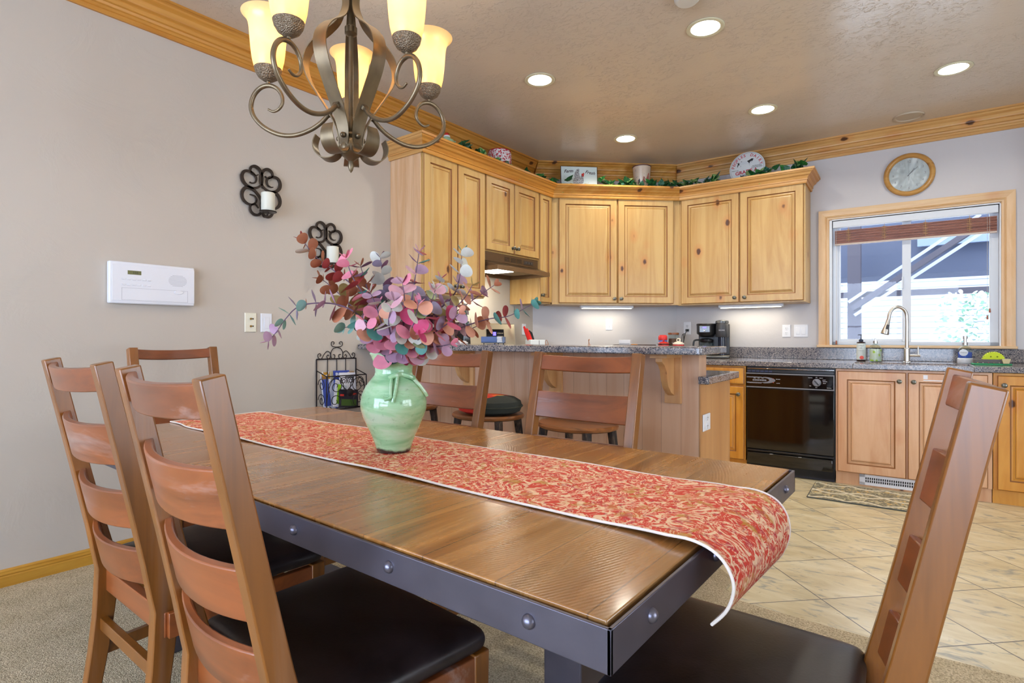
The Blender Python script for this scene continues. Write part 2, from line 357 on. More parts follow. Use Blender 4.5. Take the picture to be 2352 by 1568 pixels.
M['clear']=tint('clear_glass',(232,240,238)); M['blueliq']=tint('blue_soap',(60,90,220)); M['greenliq']=plain('green_soap_label',(178,200,120),.4)
# ------------------------------------------------------------------ frames of the room
FA=((-3.28,0,0),R(90)); FD=((-3.28,4.53,0),math.atan2(1.03,1.08)); FB=((-2.2,5.56,0),R(3.2)); FP=((-3.28,2.70,0),math.atan2(.084,2.295))
def fr(F): return Matrix.Translation(F[0])@Matrix.Rotation(F[1],4,'Z')
LD=math.hypot(1.03,1.08); CH=2.86
def at(F,x,y,z=0): return tuple(fr(F)@Vector((x,y,z)))
# ================================================================== SETTING
# floor: stone tile in the kitchen, carpet in the dining room
struct(MB().box(-3.4,3.3,-2.9,6.2,-.08,0).build('floor',M['tile']))
cp=[(-3.28,-2.8),(3.2,-2.8),(3.2,2.43),(.2,2.43),(-.045,2.41),(-.6,2.41),(-.69,2.42),(-.765,2.50),(-.765,2.62),(-.90,2.74),(-3.28,2.70)]
struct(MB().prism(cp,.0005,.012).build('floor_carpet',M['carpet']))
# walls
m=MB(); m.box(-3.43,-3.28,-2.95,4.66,-.08,CH); struct(m.build('wall_left',M['wallA']))
m=MB(); m.box(-.10,LD+.1,0,.15,-.08,CH,M=fr(FD)); struct(m.build('wall_diagonal',M['wallB']))
WX0,WX1,WZ0,WZ1=1.395,2.520,1.045,2.143
m=MB(); 
for b in((-.08,WX0,0,.15,-.08,CH),(WX1,5.6,0,.15,-.08,CH),(WX0,WX1,0,.15,-.08,WZ0),(WX0,WX1,0,.15,WZ1,CH)): m.box(*b,M=fr(FB))
struct(m.build('wall_back',M['wallB']))
m=MB()
for b in((3.2,3.35,-2.95,.2,-.08,CH),(3.2,3.35,3.0,6.0,-.08,CH),(3.2,3.35,.2,3.0,-.08,.35),(3.2,3.35,.2,3.0,2.3,CH)): m.box(*b)
struct(m.build('wall_right',M['wallB']))
RX=(-3.0,1.2)
m=MB()
for b in((-3.43,RX[0],-2.95,-2.8,-.08,CH),(RX[1],3.35,-2.95,-2.8,-.08,CH),(RX[0],RX[1],-2.95,-2.8,-.08,.35),(RX[0],RX[1],-2.95,-2.8,2.35,CH)): m.box(*b)
struct(m.build('wall_front',M['wallA']))
struct(MB().prism([(-3.43,-2.95),(3.35,-2.95),(3.35,6.05),(-2.2,5.72),(-3.43,4.6)],CH,CH+.12).build('ceiling',M['ceil']))
# crown moulding of the room
CP=[(0,-.157),(.013,-.157),(.013,-.136),(.020,-.134),(.020,-.120),(.014,-.118),(.020,-.112),(.024,-.100),(.018,-.098),(.026,-.092),(.034,-.078),(.034,-.072),(.048,-.066),(.050,-.058),(.060,-.040),(.078,-.026),(.083,-.018),(.094,-.014),(.100,-.014),(.100,0)]
def mould(name,path,prof,z,mats,side=-1,kinds=None,closed_ends=True):
    # one mesh per straight run, mitred at the joints; profile=(out,up)
    n=len(path); objs=[]
    P=[Vector((x,y)) for x,y in path]
    def nrm(a,b):
        d=(b-a).normalized(); return Vector((d.y,-d.x))*(1 if side==-1 else -1)
    for i in range(n-1):
        n0=nrm(P[i],P[i+1]); vs=[]
        for j,(pt,nb) in enumerate(((P[i],nrm(P[i-1],P[i]) if i>0 else None),(P[i+1],nrm(P[i+1],P[i+2]) if i<n-2 else None))):
            mi=n0 if nb is None else (n0+nb)/(1+n0.dot(nb))
            for o_,u in prof: vs.append((pt.x+mi.x*o_,pt.y+mi.y*o_,z+u))
        k=len(prof); fs=[(a,a+1,k+a+1,k+a) for a in range(k-1)]+[tuple(range(k-1,-1,-1)),tuple(range(k,2*k))]
        mb=MB().add(vs,fs); objs.append(mb.build(name[i] if isinstance(name,list) else name,mats[i] if isinstance(mats,list) else mats))
    return objs
M['crownd']=wood('pine_crown_diagonal',(200,148,72),(178,120,42),0,9,5.5,.40,.3)
E0=at(FB,5.6,0)
for o in mould(['trim_1','trim_2','trim_3'],[(-3.28,-2.8),(-3.28,4.53),(-2.2,5.56),(E0[0],E0[1])],CP,CH,[M['crown'],M['crownd'],M['crownx']]): struct(o)
BP=[(0,0),(.014,0),(.014,.055),(.011,.060),(.013,.066),(.009,.074),(.009,.080),(.005,.086),(0,.088)]
BP=[(a,b+.0) for a,b in BP]
o=mould('baseboard_left',[(-3.28,-2.8),(-3.28,2.70)],BP,.0,M['base'])[0]; struct(o)
o=mould('baseboard_front',[(-3.28,-2.8),(3.2,-2.8)],BP,.0,M['trimx'],side=1)[0]; struct(o)
# dining windows behind the camera (daylight and the reflections come from here)
def big_window(name,x0,x1,z0,z1,y,nx,nz,Mx=None):
    r=thing(name,None,None); r['kind']='structure'
    m=MB()
    for a,b,c,d in((x0,x1,z0,z0+.05),(x0,x1,z1-.05,z1),(x0,x0+.05,z0,z1),(x1-.05,x1,z0,z1)): m.box(a,b,y-.05,y+.03,c,d,M=Mx)
    for i in range(1,nx): xx=x0+(x1-x0)*i/nx; m.box(xx-.035,xx+.035,y-.05,y+.03,z0,z1,M=Mx)
    for i in range(1,nz): zz=z0+(z1-z0)*i/nz; m.box(x0,x1,y-.03,y+.01,zz-.015,zz+.015,M=Mx)
    m.build('window_frame',M['whitevinyl'],r); MB().box(x0,x1,y-.012,y-.008,z0,z1,M=Mx).build('pane',M['glass'],r)
    return r
big_window('window_2',RX[0],RX[1],.35,2.35,-2.87,4,2)
big_window('window_3',.2,3.0,.35,2.3,-3.27,3,1,Mx=Matrix.Rotation(R(90),4,'Z'))
# ------------------------------------------------------------------ kitchen window (window_1)
win=thing('window_1',None,None,FB[0],FB[1]); win['kind']='structure'
TC=[(0,0),(.006,.014),(.018,.016),(.018,.018),(.022,.022),(.026,.018),(.030,.022),(.034,.020),(.060,.024),(.085,.024),(.085,0)]
def casing(parent,mz,mx):
    # mitred picture-frame casing from inner edge outwards: (outwards, thickness)
    X0,X1,Z0,Z1=WX0-.018,WX1+.006,WZ0,WZ1+.008
    k=len(TC)
    def pt(c,o,t): 
        x={'l':X0-o,'r':X1+o}[c[0]]; z={'b':Z0,'t':Z1+o}[c[1]]; return (x,-t,z)
    for nm,a,b,mt in(('casing','lb','lt',mz),('casing','lt','rt',mx),('casing','rt','rb',mz)):
        vs=[pt(a,o,t) for o,t in TC]+[pt(b,o,t) for o,t in TC]
        fs=[(j,j+1,k+j+1,k+j) for j in range(k-1)]+[tuple(range(k)),tuple(range(2*k-1,k-1,-1))]
        MB().add(vs,fs).build(nm,mt,parent)
casing(win,M['trimz'],M['trimx'])
MB().box(WX0-.115,WX1+.10,-.05,.02,WZ0-.022,WZ0).build('window_sill',M['trimx'],win,bevel=.004)
m=MB(); m.box(WX0-.019,WX0,-.005,.15,WZ0,WZ1); m.box(WX1,WX1+.012,-.005,.15,WZ0,WZ1); m.box(WX0,WX1,-.005,.15,WZ1,WZ1+.01); m.box(WX0,WX1,.02,.15,WZ0-.02,WZ0); m.build('jamb',M['whitevinyl'],win)
m=MB(); fy0,fy1=.045,.10
m.box(WX0,WX0+.042,fy0,fy1,WZ0,WZ1); m.box(WX1-.052,WX1,fy0,fy1,WZ0,WZ1); m.box(WX0,WX1,fy0,fy1,WZ0,WZ0+.030); m.box(WX0,WX1,fy0,fy1,WZ1-.04,WZ1)
m.box(1.905,1.965,fy0-.004,fy1,WZ0+.03,WZ1-.04)
m.box(WX0+.042,WX0+.06,fy0+.012,fy1,WZ0+.03,WZ1-.04); m.box(WX0+.06,1.905,fy0+.012,fy1,WZ0+.03,WZ0+.052)
m.build('window_frame',M['whitevinyl'],win,bevel=.002)
m=MB(); m.box(1.902,1.915,fy0-.02,fy0-.004,1.52,1.62); m.build('latch',M['whitevinyl'],win,bevel=.003)
MB().box(WX0+.055,1.93,fy1-.022,fy1-.018,WZ0+.045,WZ1-.03).build('pane',M['glass'],win)
MB().box(1.94,WX1-.05,fy1-.036,fy1-.032,WZ0+.025,WZ1-.03).build('pane',M['glass'],win)
# bamboo blind pulled up
bl=thing('bamboo_blind','brown woven bamboo blind pulled up at the top of the kitchen window','blind',FB[0],FB[1])
MB().box(WX0+.006,WX1-.006,-.004,.035,WZ1-.065,WZ1-.006).build('headrail',M['whitevinyl'],bl,bevel=.003)
mb_=wood('bamboo_slats',(150,98,78),(108,62,48),0,22,0,.35,.4)
m=MB(); 
for k in range(11):
    z=WZ1-.092-k*.0105; m.box(WX0+.022,WX1-.014,.003+(.004 if k%2 else 0),.022+(.004 if k%2 else 0),z-.0085,z+.001)
m.build('slats',mb_,bl,bevel=.0015)
MB().box(WX0+.022,WX1-.014,.001,.026,WZ1-.220,WZ1-.206).build('bottom_rail',plain('blind_rail',(196,178,166),.5),bl,bevel=.003)
tw=plain('jute_tie',(176,138,92),.8)
for xx in(1.52,1.78,2.06,2.34):
    m=MB()
    for k in range(8): 
        z=WZ1-.088-k*.0135; m.box(xx-.014-.003*(k%2),xx+.014+.003*(k%2),-.001,.004,z-.003,z,M=None)
    m.tube([(xx,.0,WZ1-.068),(xx+.003,.0,WZ1-.20)],.0018,5); m.build('lacing',tw,bl)
cdm=plain('cord',(176,172,164),.7)
for xx,zb in((1.428,1.072),(2.448,1.272),(2.462,1.325)):
    MB().tube([(xx,-.003,WZ1-.07),(xx,-.003,zb)],.0013,5).build('cord',cdm,bl)
    MB().lathe([(.002,.012),(.006,.009),(.0045,.001),(.007,-.012),(.006,-.020),(.002,-.022)],(xx,-.003,zb),14).build('tassel',plain('tassel_wood',(150,78,40),.35),bl)
# ------------------------------------------------------------------ cabinets
def door(par,x0,x1,z0,z1,y,mats,knob=None,name='door',drawer=False,fr_=.062):
    w_=x1-x0; f=min(fr_,w_*.24) if not drawer else .0
    th=.020
    if drawer: prof=[(0,0,0),(0,th-.006,0),(.006,th-.002,1),(.010,th-.002,0),(.016,th,0)]
    else:
        g=f
        prof=[(0,0,0),(0,th-.005,0),(.004,th-.001,1),(.008,th,0),(g,th,0),(g+.002,th-.007,1),(g+.008,th-.010,1),(g+.016,th-.009,0),(g+.026,th-.004,0),(g+.029,th-.006,1),(g+.034,th-.003,0),(g+.040,th-.002,0)]
    o=MB().rings(x0,x1,z0,z1,y,prof).build(name,mats,par)
    if knob:
        kx,kz=knob; Mk=T(kx,y-th,kz)@Matrix.Rotation(R(90),4,'X')
        MB().lathe([(.014,0),(.014,.003),(.006,.006),(.006,.014),(.012,.018),(.0165,.024),(.016,.028),(.010,.032),(.0001,.033)],(0,0,0),18,M=Mk).build('knob',M['knob'],o)
    return o
MC=[M['cab'],M['cabglaze']]; ML=[M['cablow'],M['cabglaze']]; MG=[M['cabgold'],M['cabglaze']]
ZB,ZT=1.424,2.452
UD=.33
# uppers on the left wall
def upper(name,label,F,x0,x1,zb,doors,side=None,depth=UD,zt=ZT):
    r=thing(name,label,'cabinet',F[0],F[1],None)
    m=MB(); m.box(x0,x1,-depth+.0,-.002,zb,zt); m.build('cabinet_box',[M['cab']],r,bevel=.0015)
    for d in doors:
        door(r,d[0],d[1],zb+.012 if len(d)<5 else d[4],zt-.018,-depth-.0005,MC,(d[2],zb+d[3]))
    return r
u1=upper('wall_cabinet','tall knotty wood wall cabinet nearest the dining room, left of the range hood',FA,2.722,3.402,ZB,[(2.730,3.076,3.048,.075),(3.082,3.396,3.110,.075)])
MB().box(2.716,2.722,-UD+.002,-.002,ZB,ZT).build('side_panel',M['sidepan'],u1)
u2=upper('wall_cabinet','short two-door knotty wood cabinet directly above the range hood',FA,3.406,4.152,1.812,[(3.412,3.778,3.752,.06),(3.784,4.146,3.812,.06)])
u3=upper('wall_cabinet','narrow single-door wood wall cabinet right of the range hood',FA,4.156,4.36,ZB,[(4.162,4.354,4.186,.075)])
# diagonal corner cabinet
r=thing('wall_cabinet','diagonal corner wall cabinet with two wide doors under the hen sign','cabinet',FD[0],FD[1])
c0=(.155,-.345); 
m=MB(); m.prism([(.135,-.345),(1.385,-.345),(1.345,-.06),(1.30,-.004),(.20,-.004),(.10,-.06)],ZB,ZT); m.build('cabinet_box',M['cab'],r)
for a,b,k in((.200,.760,.733),(.770,1.318,.797)): door(r,a,b,ZB+.012,ZT-.018,-.3455,MC,(k,ZB+.055))
# uppers on the window wall
u5=upper('wall_cabinet','two-door knotty wood wall cabinet left of the kitchen window, dark knots in its doors',FB,.125,1.226,ZB-.006,[(.162,.690,.655,.055),(.698,1.214,.740,.055)],depth=.335)
u6=upper('wall_cabinet','wood wall cabinet at the right edge, only its crown corner in view',FB,2.90,3.7,ZB,[(2.92,3.68,2.96,.07)],depth=.335)
# crown of the cabinets
CC=[(0,-.028),(.012,-.028),(.016,-.020),(.016,-.002),(.022,.000),(.024,.008),(.020,.014),(.030,.030),(.044,.038),(.052,.052),(.068,.062),(.072,.070),(.080,.072),(.080,.088),(0,.088)]
d0=at(FD,.198-.02,-.367); d1=at(FD,1.345,-.347)
pa=[(-3.28,2.716),(-2.95,2.716)]
def isect(F,y,G,y2):
    a=Vector(at(F,0,y)[:2]); da=Vector((math.cos(F[1]),math.sin(F[1]))); b=Vector(at(G,0,y2)[:2]); db=Vector((math.cos(G[1]),math.sin(G[1])))
    den=da.x*db.y-da.y*db.x; t_=((b.x-a.x)*db.y-(b.y-a.y)*db.x)/den; p=a+da*t_; return (p.x,p.y)
fA=-.352; fD=-.367; fB=-.357
j1=isect(FA,fA,FD,fD); j2=isect(FD,fD,FB,fB); e1=at(FB,1.226,fB)[:2]; e2=at(FB,1.226,-.002)[:2]
pts=[(-3.28,2.714),(-2.928,2.714),j1,j2,e1,e2]
mc=[M['crownx'],M['crown'],M['crownd'],M['crownx'],M['crown']]
cr=thing('cabinet_crown','stepped wood crown moulding running along the tops of all wall cabinets','moulding')
for o in mould('moulding_run',pts,CC,ZT,mc,side=-1): o.parent=cr
cr2=thing('cabinet_crown','wood crown moulding corner on the cabinet right of the window','moulding')
p0=at(FB,2.90,-.002)[:2]; p1=at(FB,2.90,-.357)[:2]; p2=at(FB,3.7,-.357)[:2]
for o in mould('moulding_run',[p0,p1,p2],CC,ZT,[M['crown'],M['crownx']],side=-1): o.parent=cr2
# dust tops so things can stand up there
shelf=plain('cabinet_top_board',(176,140,92),.6)
tp=MB().prism([(-3.275,2.73),(-2.935,2.73),j1,j2,e1,(e2[0],e2[1]-.003),(-2.2,5.55),(-3.275,4.525)],ZT+.066,ZT+.072).build('top_board',shelf,cr)
# base cabinets, window wall. local y is towards -wall, front plane at -.785
BY=-.785
def base(name,label,x0,x1,fronts,mats,F=FB,y=BY,back=-.05,toe=True):
    r=thing(name,label,'cabinet',F[0],F[1])
    MB().box(x0,x1,y,back,.095,.874).build('cabinet_box',mats[0],r,bevel=.0015)
    if toe: MB().box(x0,x1,y+.03,back,0,.095).build('toe_kick',mats[0],r)
    for f in fronts: door(r,f[0],f[1],f[2],f[3],y-.0005,mats,f[4],f[5] if len(f)>5 else 'door',drawer=len(f)>5)
    return r
base('base_cabinet','narrow honey wood base cabinet with drawer, left of the dishwasher',.30,.842,[(.36,.832,.10,.705,(.79,.64)),(.36,.832,.722,.862,(.6,.79),'drawer')],MG)
base('base_cabinet','pale knotty wood sink cabinet with two doors under the window',1.487,2.396,[(1.50,1.924,.10,.858,(1.885,.795)),(1.936,2.372,.10,.858,(1.968,.795))],ML)
base('base_cabinet','honey wood base cabinet right of the sink cabinet',2.400,3.3,[(2.420,2.86,.10,.858,(2.452,.795)),(2.87,3.28,.10,.858,(3.24,.795))],MG)
lb=MB().box(2.024,2.049,BY-.0225,BY-.0206,.818,.846).build('label_sticker',M['white']); lb.location=FB[0]; lb.rotation_euler=(0,0,FB[1]); tag(lb,'small white sticker at the top of the right sink cabinet door','sticker')
tb=MB().box(2.024,2.19,BY-.0225,BY-.0206,.806,.812).build('child_lock_strip',M['white']); tb.location=FB[0]; tb.rotation_euler=(0,0,FB[1]); tag(tb,'thin white strip across the right sink cabinet door','strip')
# toe-kick register
vr=thing('floor_register','white slotted heating register in the toe kick under the sink cabinet','vent',FB[0],FB[1])
m=MB(); vx0,vx1,vz0,vz1=1.640,2.03,.012,.090; vy=BY+.0295
m.box(vx0,vx1,vy-.006,vy,vz0,vz0+.020); m.box(vx0,vx1,vy-.006,vy,vz1-.020,vz1); m.box(vx0,vx0+.035,vy-.006,vy,vz0,vz1); m.box(vx1-.035,vx1,vy-.006,vy,vz0,vz1)
n_=24
for k in range(n_+1):
    x=vx0+.035+(vx1-vx0-.07)*k/n_; m.box(x-.0025,x+.0025,vy-.005,vy,vz0+.02,vz1-.02)
m.box(vx0+.03,vx1-.03,vy-.005,vy-.001,(vz0+vz1)/2-.002,(vz0+vz1)/2+.002)
m.build('grille',M['white'],vr); MB().box(vx0+.02,vx1-.02,vy-.0008,vy+.0002,vz0+.015,vz1-.015).build('dark_slot',M['black'],vr)
# dishwasher
dw=thing('dishwasher','black glossy built-in dishwasher with control strip and round dial','dishwasher',FB[0],FB[1])
dx0,dx1=.848,1.482
MB().box(dx0,dx1,BY+.02,-.10,.02,.872).build('tub_body',M['black'],dw)
m=MB(); m.box(dx0+.004,dx1-.004,BY-.018,BY+.02,.205,.700); m.build('door',M['blackgloss'],dw,bevel=.004)
m=MB(); m.box(dx0+.004,dx1-.004,BY-.022,BY+.02,.712,.812); pn=m.build('control_panel',M['blackgloss'],dw,bevel=.003)
m=MB(); 
for z in(.703,.8135): m.box(dx0+.002,dx1-.002,BY-.026,BY-.012,z,z+.009)
m.box(dx1-.008,dx1-.001,BY-.026,BY-.012,.703,.822); m.build('trim_strip',M['greyp'],dw,bevel=.002)
m=MB(); m.box(dx0+.004,dx1-.004,BY-.016,BY+.02,.826,.850); m.build('vent_strip',M['black'],dw,bevel=.002)
bl_=plain('slate_blue_plastic',(48,54,84),.35)
for k in range(6): MB().box(dx0+.012+k*.032,dx0+.038+k*.032,BY-.021,BY-.012,.829,.844).build('vent_button',bl_,dw,bevel=.001)
MB().box(dx0+.01,dx1-.004,BY-.020,BY-.008,.855,.862).build('top_trim',M['chrome'],dw,bevel=.001)
MB().box(dx0+.004,dx1-.004,BY-.014,BY+.02,.180,.200).build('door_gap_bar',plain('satin_black',(24,24,30),.2),dw,bevel=.006)
MB().box(dx0+.004,dx1-.012,BY-.016,BY+.02,.080,.176).build('lower_panel',M['blackgloss'],dw,bevel=.008)
MB().box(dx0+.004,dx1-.004,BY+.02,BY+.03,.004,.082).build('kick_plate',plain('navy_black_kick',(22,22,36),.4),dw)
# dial, buttons, swoosh and lettering
Mf=T(0,BY-.0222,0)@STAND
def xz(x,z): return T(x,BY-.0222,z)@STAND
Mk=T(1.362,BY-.022,.762)@Matrix.Rotation(R(90),4,'X')
dl=MB().lathe([(.030,0),(.030,.004),(.026,.005),(.023,.016),(.0001,.017)],(0,0,0),28,M=Mk).build('dial',M['greyp'],pn)
MB().box(-.004,.004,-.022,.022,.016,.021,M=Mk@Matrix.Rotation(R(40),4,'Z')).build('dial_grip',M['black'],pn,bevel=.001)
sw=[]
for k in range(25):
    a=-PI/2+PI*k/24; sw.append((.985+.085*math.cos(a),.766+.026*math.sin(a)))
for k in range(25):
    a=PI/2-PI*k/24; sw.append((.965+.060*math.cos(a),.767+.018*math.sin(a)))
q=len(sw)//2
vs=[(x,BY-.0232,z) for x,z in sw]; MB().add(vs,[(i,i+1,len(vs)-2-i,len(vs)-1-i) for i in range(q-1)]).build('swoosh',M['greyp'],pn)
m=MB(); m.box(dx0+.006,.97,BY-.0232,BY-.022,.784,.792); m.box(dx0+.006,.97,BY-.0232,BY-.022,.741,.748); m.build('swoosh_band',M['greyp'],pn)
for k in range(6): MB().box(.900+k*.0175,.9155+k*.0175,BY-.026,BY-.022,.758,.771).build('button',M['greyp'],pn,bevel=.001)
wt=plain('white_print',(226,226,232),.5)
for k in range(3): text('lettering','HEAVY\nWASH',.006,wt,xz(.915+k*.03,.782),pn)
text('lettering','Amana',.016,wt,xz(.880,.744),pn,shear=.3,bold=.0003); text('lettering','Distinctions',.0125,wt,xz(.936,.742),pn)
for dx_,dz_,s_ in((1.09,.776,'DRY/SANI'),(1.09,.744,'HEATED')): text('lettering',s_,.007,wt,xz(dx_,dz_),pn)
for k,(ax,az,s_) in enumerate(((1.318,.798,'NORMAL'),(1.360,.802,'OFF'),(1.392,.798,'HEAVY'),(1.412,.784,'LIGHT'),(1.418,.772,'NORMAL'),(1.414,.759,'RINSE'),(1.318,.735,'ON'),(1.36,.724,'DRY'),(1.446,.724,'ProSeries'))): text('lettering',s_,.0075,wt,xz(ax,az),pn)
od=plain('orange_dot',(220,70,30),.4); 
for z in(.777,.746): MB().box(1.052,1.058,BY-.0232,BY-.022,z,z+.005).build('indicator_dot',od,pn)
# ------------------------------------------------------------------ worktops
def quadprism(F,P,z0,z1,name,mat,parent=None,bevel=.004): return MB().prism(P,z0,z1,M=fr(F)).build(name,mat,parent,bevel=bevel)
wk=thing('window_worktop','grey speckled granite worktop with splashback under the kitchen window','worktop')
def toW(F,P): return [at(F,x,y)[:2] for x,y in P]
sx0,sx1,sy0,sy1=1.60,2.30,-.70,-.46
m=MB()
for b in((.312,sx0,-.815,-.003),(sx1,3.3,-.815,-.003),(sx0,sx1,-.815,sy0),(sx0,sx1,sy1,-.003)): m.box(b[0],b[1],b[2],b[3],.877,.915,M=fr(FB))
m.build('slab',M['granite'],wk,bevel=.003)
m=MB(); m.box(.03,3.3,-.024,-.0035,.9155,1.020,M=fr(FB)); m.build('splashback',M['granite'],wk,bevel=.003)
w2=thing('corner_worktop','granite worktop in the diagonal corner behind the breakfast bar','worktop')
P=[at(FA,4.165,-.003)[:2],at(FA,4.165,-.66)[:2],at(FB,.31,-.815)[:2],at(FB,.31,-.004)[:2],at(FB,.004,-.006)[:2],at(FD,.006,-.006)[:2]]
MB().prism(P,.877,.9148).build('slab',M['granite'],w2)
w3=thing('stove_side_worktop','granite worktop left of the stove on the left wall','worktop')
MB().prism([(-3.277,2.86),(-2.63,2.86),(-2.63,3.40),(-3.277,3.40)],.877,.9148).build('slab',M['granite'],w3)
bcb=thing('base_cabinet','honey wood corner base cabinet hidden behind the bar','cabinet'); MB().prism([at(FA,4.165,-.02)[:2],at(FA,4.165,-.62)[:2],at(FB,.285,-.77)[:2],at(FB,.285,-.03)[:2],at(FB,.01,-.03)[:2],at(FD,.02,-.03)[:2]],.002,.8765).build('cabinet_box',M['cabgold'],bcb)
bcb2=thing('base_cabinet','honey wood base cabinet left of the stove, behind the bar','cabinet'); MB().box(-3.275,-2.66,2.86,3.395,.002,.8765).build('cabinet_box',M['cabgold'],bcb2)
# undermount sink
sk=thing('kitchen_sink','dark undermount sink basin in the granite worktop','sink',FB[0],FB[1])
m=MB(); z0=.70
for b in((sx0-.006,sx1+.006,sy0-.006,sy1+.006,z0-.01,z0),(sx0-.006,sx0,sy0,sy1,z0,.876),(sx1,sx1+.006,sy0,sy1,z0,.876),(sx0,sx1,sy0-.006,sy0,z0,.876),(sx0,sx1,sy1,sy1+.006,z0,.876)): m.box(*b)
m.build('basin',plain('dark_composite',(52,46,40),.4),sk)
# ------------------------------------------------------------------ breakfast bar
bar=thing('breakfast_bar','raised breakfast bar wall clad in vertical knotty wood boards','bar',FP[0],FP[1])
MB().box(.004,2.297,0,.12,.013,1.0295).build('wood_cladding',M['panel'],bar)
for xr in(.20,.835,1.505,2.21):
    cbt=MB(); x0,x1=xr-.085,xr
    cbt.box(x0,x1,-.018,0,.772,1.0095); cbt.box(x0,x1,-.215,0,1.0095,1.0292)
    pr=[(0,1.0095),(-.185,1.0095),(-.185,.990),(-.150,.972),(-.128,.945),(-.118,.905),(-.098,.865),(-.060,.832),(-.020,.815),(0,.812)]
    n=len(pr); a0,a1=xr-.068,xr-.034
    cbt.add([(a0,y-.018 if y==0 else y,z) for y,z in pr]+[(a1,y-.018 if y==0 else y,z) for y,z in pr],[tuple(range(n)),tuple(range(2*n-1,n-1,-1))]+[(i,n+i,n+(i+1)%n,(i+1)%n) for i in range(n)])
    cbt.build('corbel',M['endpan'] if xr<0 else M['endpan'],bar,bevel=.002)
bt=thing('bar_worktop','raised granite bar top in front of the kitchen','worktop',FP[0],FP[1])
x1=2.405
poly=[(.004,-.288),(x1-.03,-.288),(x1-.012,-.282),(x1,-.262),(x1,.10),(x1-.012,.125),(x1-.03,.132),(.004,.132)]
MB().prism(poly,1.030,1.066).build('slab',M['granite'],bt,bevel=.006,seg=3)
pc=thing('peninsula_cabinet','wood cabinet end of the peninsula behind the bar','cabinet',FP[0],FP[1])
MB().box(.9,2.30,.121,.44,.002,.8765).build('cabinet_box',M['cabgold'],pc)
MB().box(2.2985,2.306,0,.54,.002,.8765).build('end_panel',M['endpan'],pc)
pt_=thing('peninsula_worktop','lower granite worktop of the peninsula, its corner wrapping round the bar end','worktop',FP[0],FP[1])
MB().prism([(.9,.1215),(2.2985,.1215),(2.2985,-.022),(2.346,-.022),(2.352,-.016),(2.352,.565),(.9,.565)],.877,.915).build('slab',M['granite'],pt_,bevel=.004)
# ------------------------------------------------------------------ sockets and switches
def plate(name,label,F,x,z,kind='outlet',mat=None,w=.070,h=.114,cat='outlet',y=0):
    r=thing(name,label,cat,F[0],F[1]); mt=mat or M['white']
    MB().rings(x-w/2,x+w/2,z-h/2,z+h/2,y-.001,[(0,0,0),(0,.003,0),(.003,.0055,0)]).build('cover_plate',mt,r)
    if kind=='outlet':
        for dz in(.021,-.021):
            Mq=T(x,y-.0064,z+dz)@STAND
            o=MB().lathe([(.0165,0),(.0165,.002),(.0155,.003)],(0,0,0),20,M=Mq).build('socket',mt,r)
            m=MB(); m.box(x-.007,x-.0048,y-.0102,y-.0092,z+dz-.001,z+dz+.008); m.box(x+.0045,x+.0065,y-.0102,y-.0092,z+dz-.001,z+dz+.007); m.box(x-.002,x+.002,y-.0102,y-.0092,z+dz-.010,z+dz-.006)
            m.build('slot',M['black'],o)
    if kind=='rocker':
        k=max(1,round(w/.07))
        for i in range(k):
            xx=x+(i-(k-1)/2)*.046; MB().box(xx-.0165,xx+.0165,y-.0095,y-.006,z-.033,z+.033).build('rocker',mt,r,bevel=.002)
    if kind=='coax':
        for dz in(.022,-.022):
            Mq=T(x,y-.006,z+dz)@STAND; MB().lathe([(.006,0),(.006,.004),(.004,.004),(.004,.012)],(0,0,0),12,M=Mq).build('jack',plain('brass_jack',(170,130,50),.3,.9),r)
            MB().box(x+.010,x+.018,y-.0068,y-.006,z+dz-.004,z+dz+.004).build('port',M['black'],r)
    return r
plate('wall_outlet','white wall outlet under the diagonal corner cabinet light',FD,.782,1.243)
plate('wall_outlet','white wall outlet with the coffee maker plug in its lower socket',FB,.114,1.205,w=.075,h=.13)
plate('wall_outlet','white outlet at the left of the double plate beside the kitchen window',FB,1.028,1.172)
plate('light_switch','white double rocker switch between the outlet and the kitchen window',FB,1.148,1.172,'rocker',w=.116,cat='switch')
plate('wall_outlet','small outlet near the corner behind the red knives',FA,4.38,1.19,w=.06,h=.11)
plate('coax_plate','ivory wall plate with two brass cable jacks on the left wall',FA,1.655,1.20,'coax',M['ivory'],cat='wall plate')
plate('light_switch','white single rocker switch beside the ivory cable plate',FA,1.753,1.20,'rocker',cat='switch')
# outlet on the peninsula end, facing the tiled floor
FE=(at(FP,2.3065,0),FP[1]+R(90))
plate('wall_outlet','white outlet low on the wooden end panel of the peninsula',FE,.082,.676,w=.115,h=.085)
# ------------------------------------------------------------------ range hood and stove
hd=thing('range_hood','bronze brown range hood under the short wall cabinet','range hood',FA[0],FA[1])
x0,x1=3.412,4.146
m=MB()
m.hexa([(x0,-.335,1.735),(x1,-.335,1.735),(x1,-.004,1.735),(x0,-.004,1.735),(x0,-.335,1.8105),(x1,-.335,1.8105),(x1,-.004,1.8105),(x0,-.004,1.8105)])
m.hexa([(x0,-.46,1.690),(x1,-.46,1.690),(x1,-.004,1.690),(x0,-.004,1.690),(x0,-.335,1.7345),(x1,-.335,1.7345),(x1,-.004,1.7345),(x0,-.004,1.7345)])
hb=plain('bronze_enamel',(96,76,56),.32,.5)
m.build('canopy',hb,hd,bevel=.003)
m=MB()
for b in((x0-.0,x1,-.468,-.455,1.655,1.692),(x0,x0+.012,-.46,-.004,1.655,1.692),(x1-.012,x1,-.46,-.004,1.655,1.692),(x0,x1,-.02,-.004,1.655,1.692)): m.box(*b)
m.build('bottom_lip',plain('hood_lip',(128,104,78),.3,.6),hd,bevel=.002)
MB().box(x0+.36,x0+.66,-.40,-.10,1.680,1.686).build('grease_filter',plain('filter_mesh',(150,146,140),.4,.8),hd)
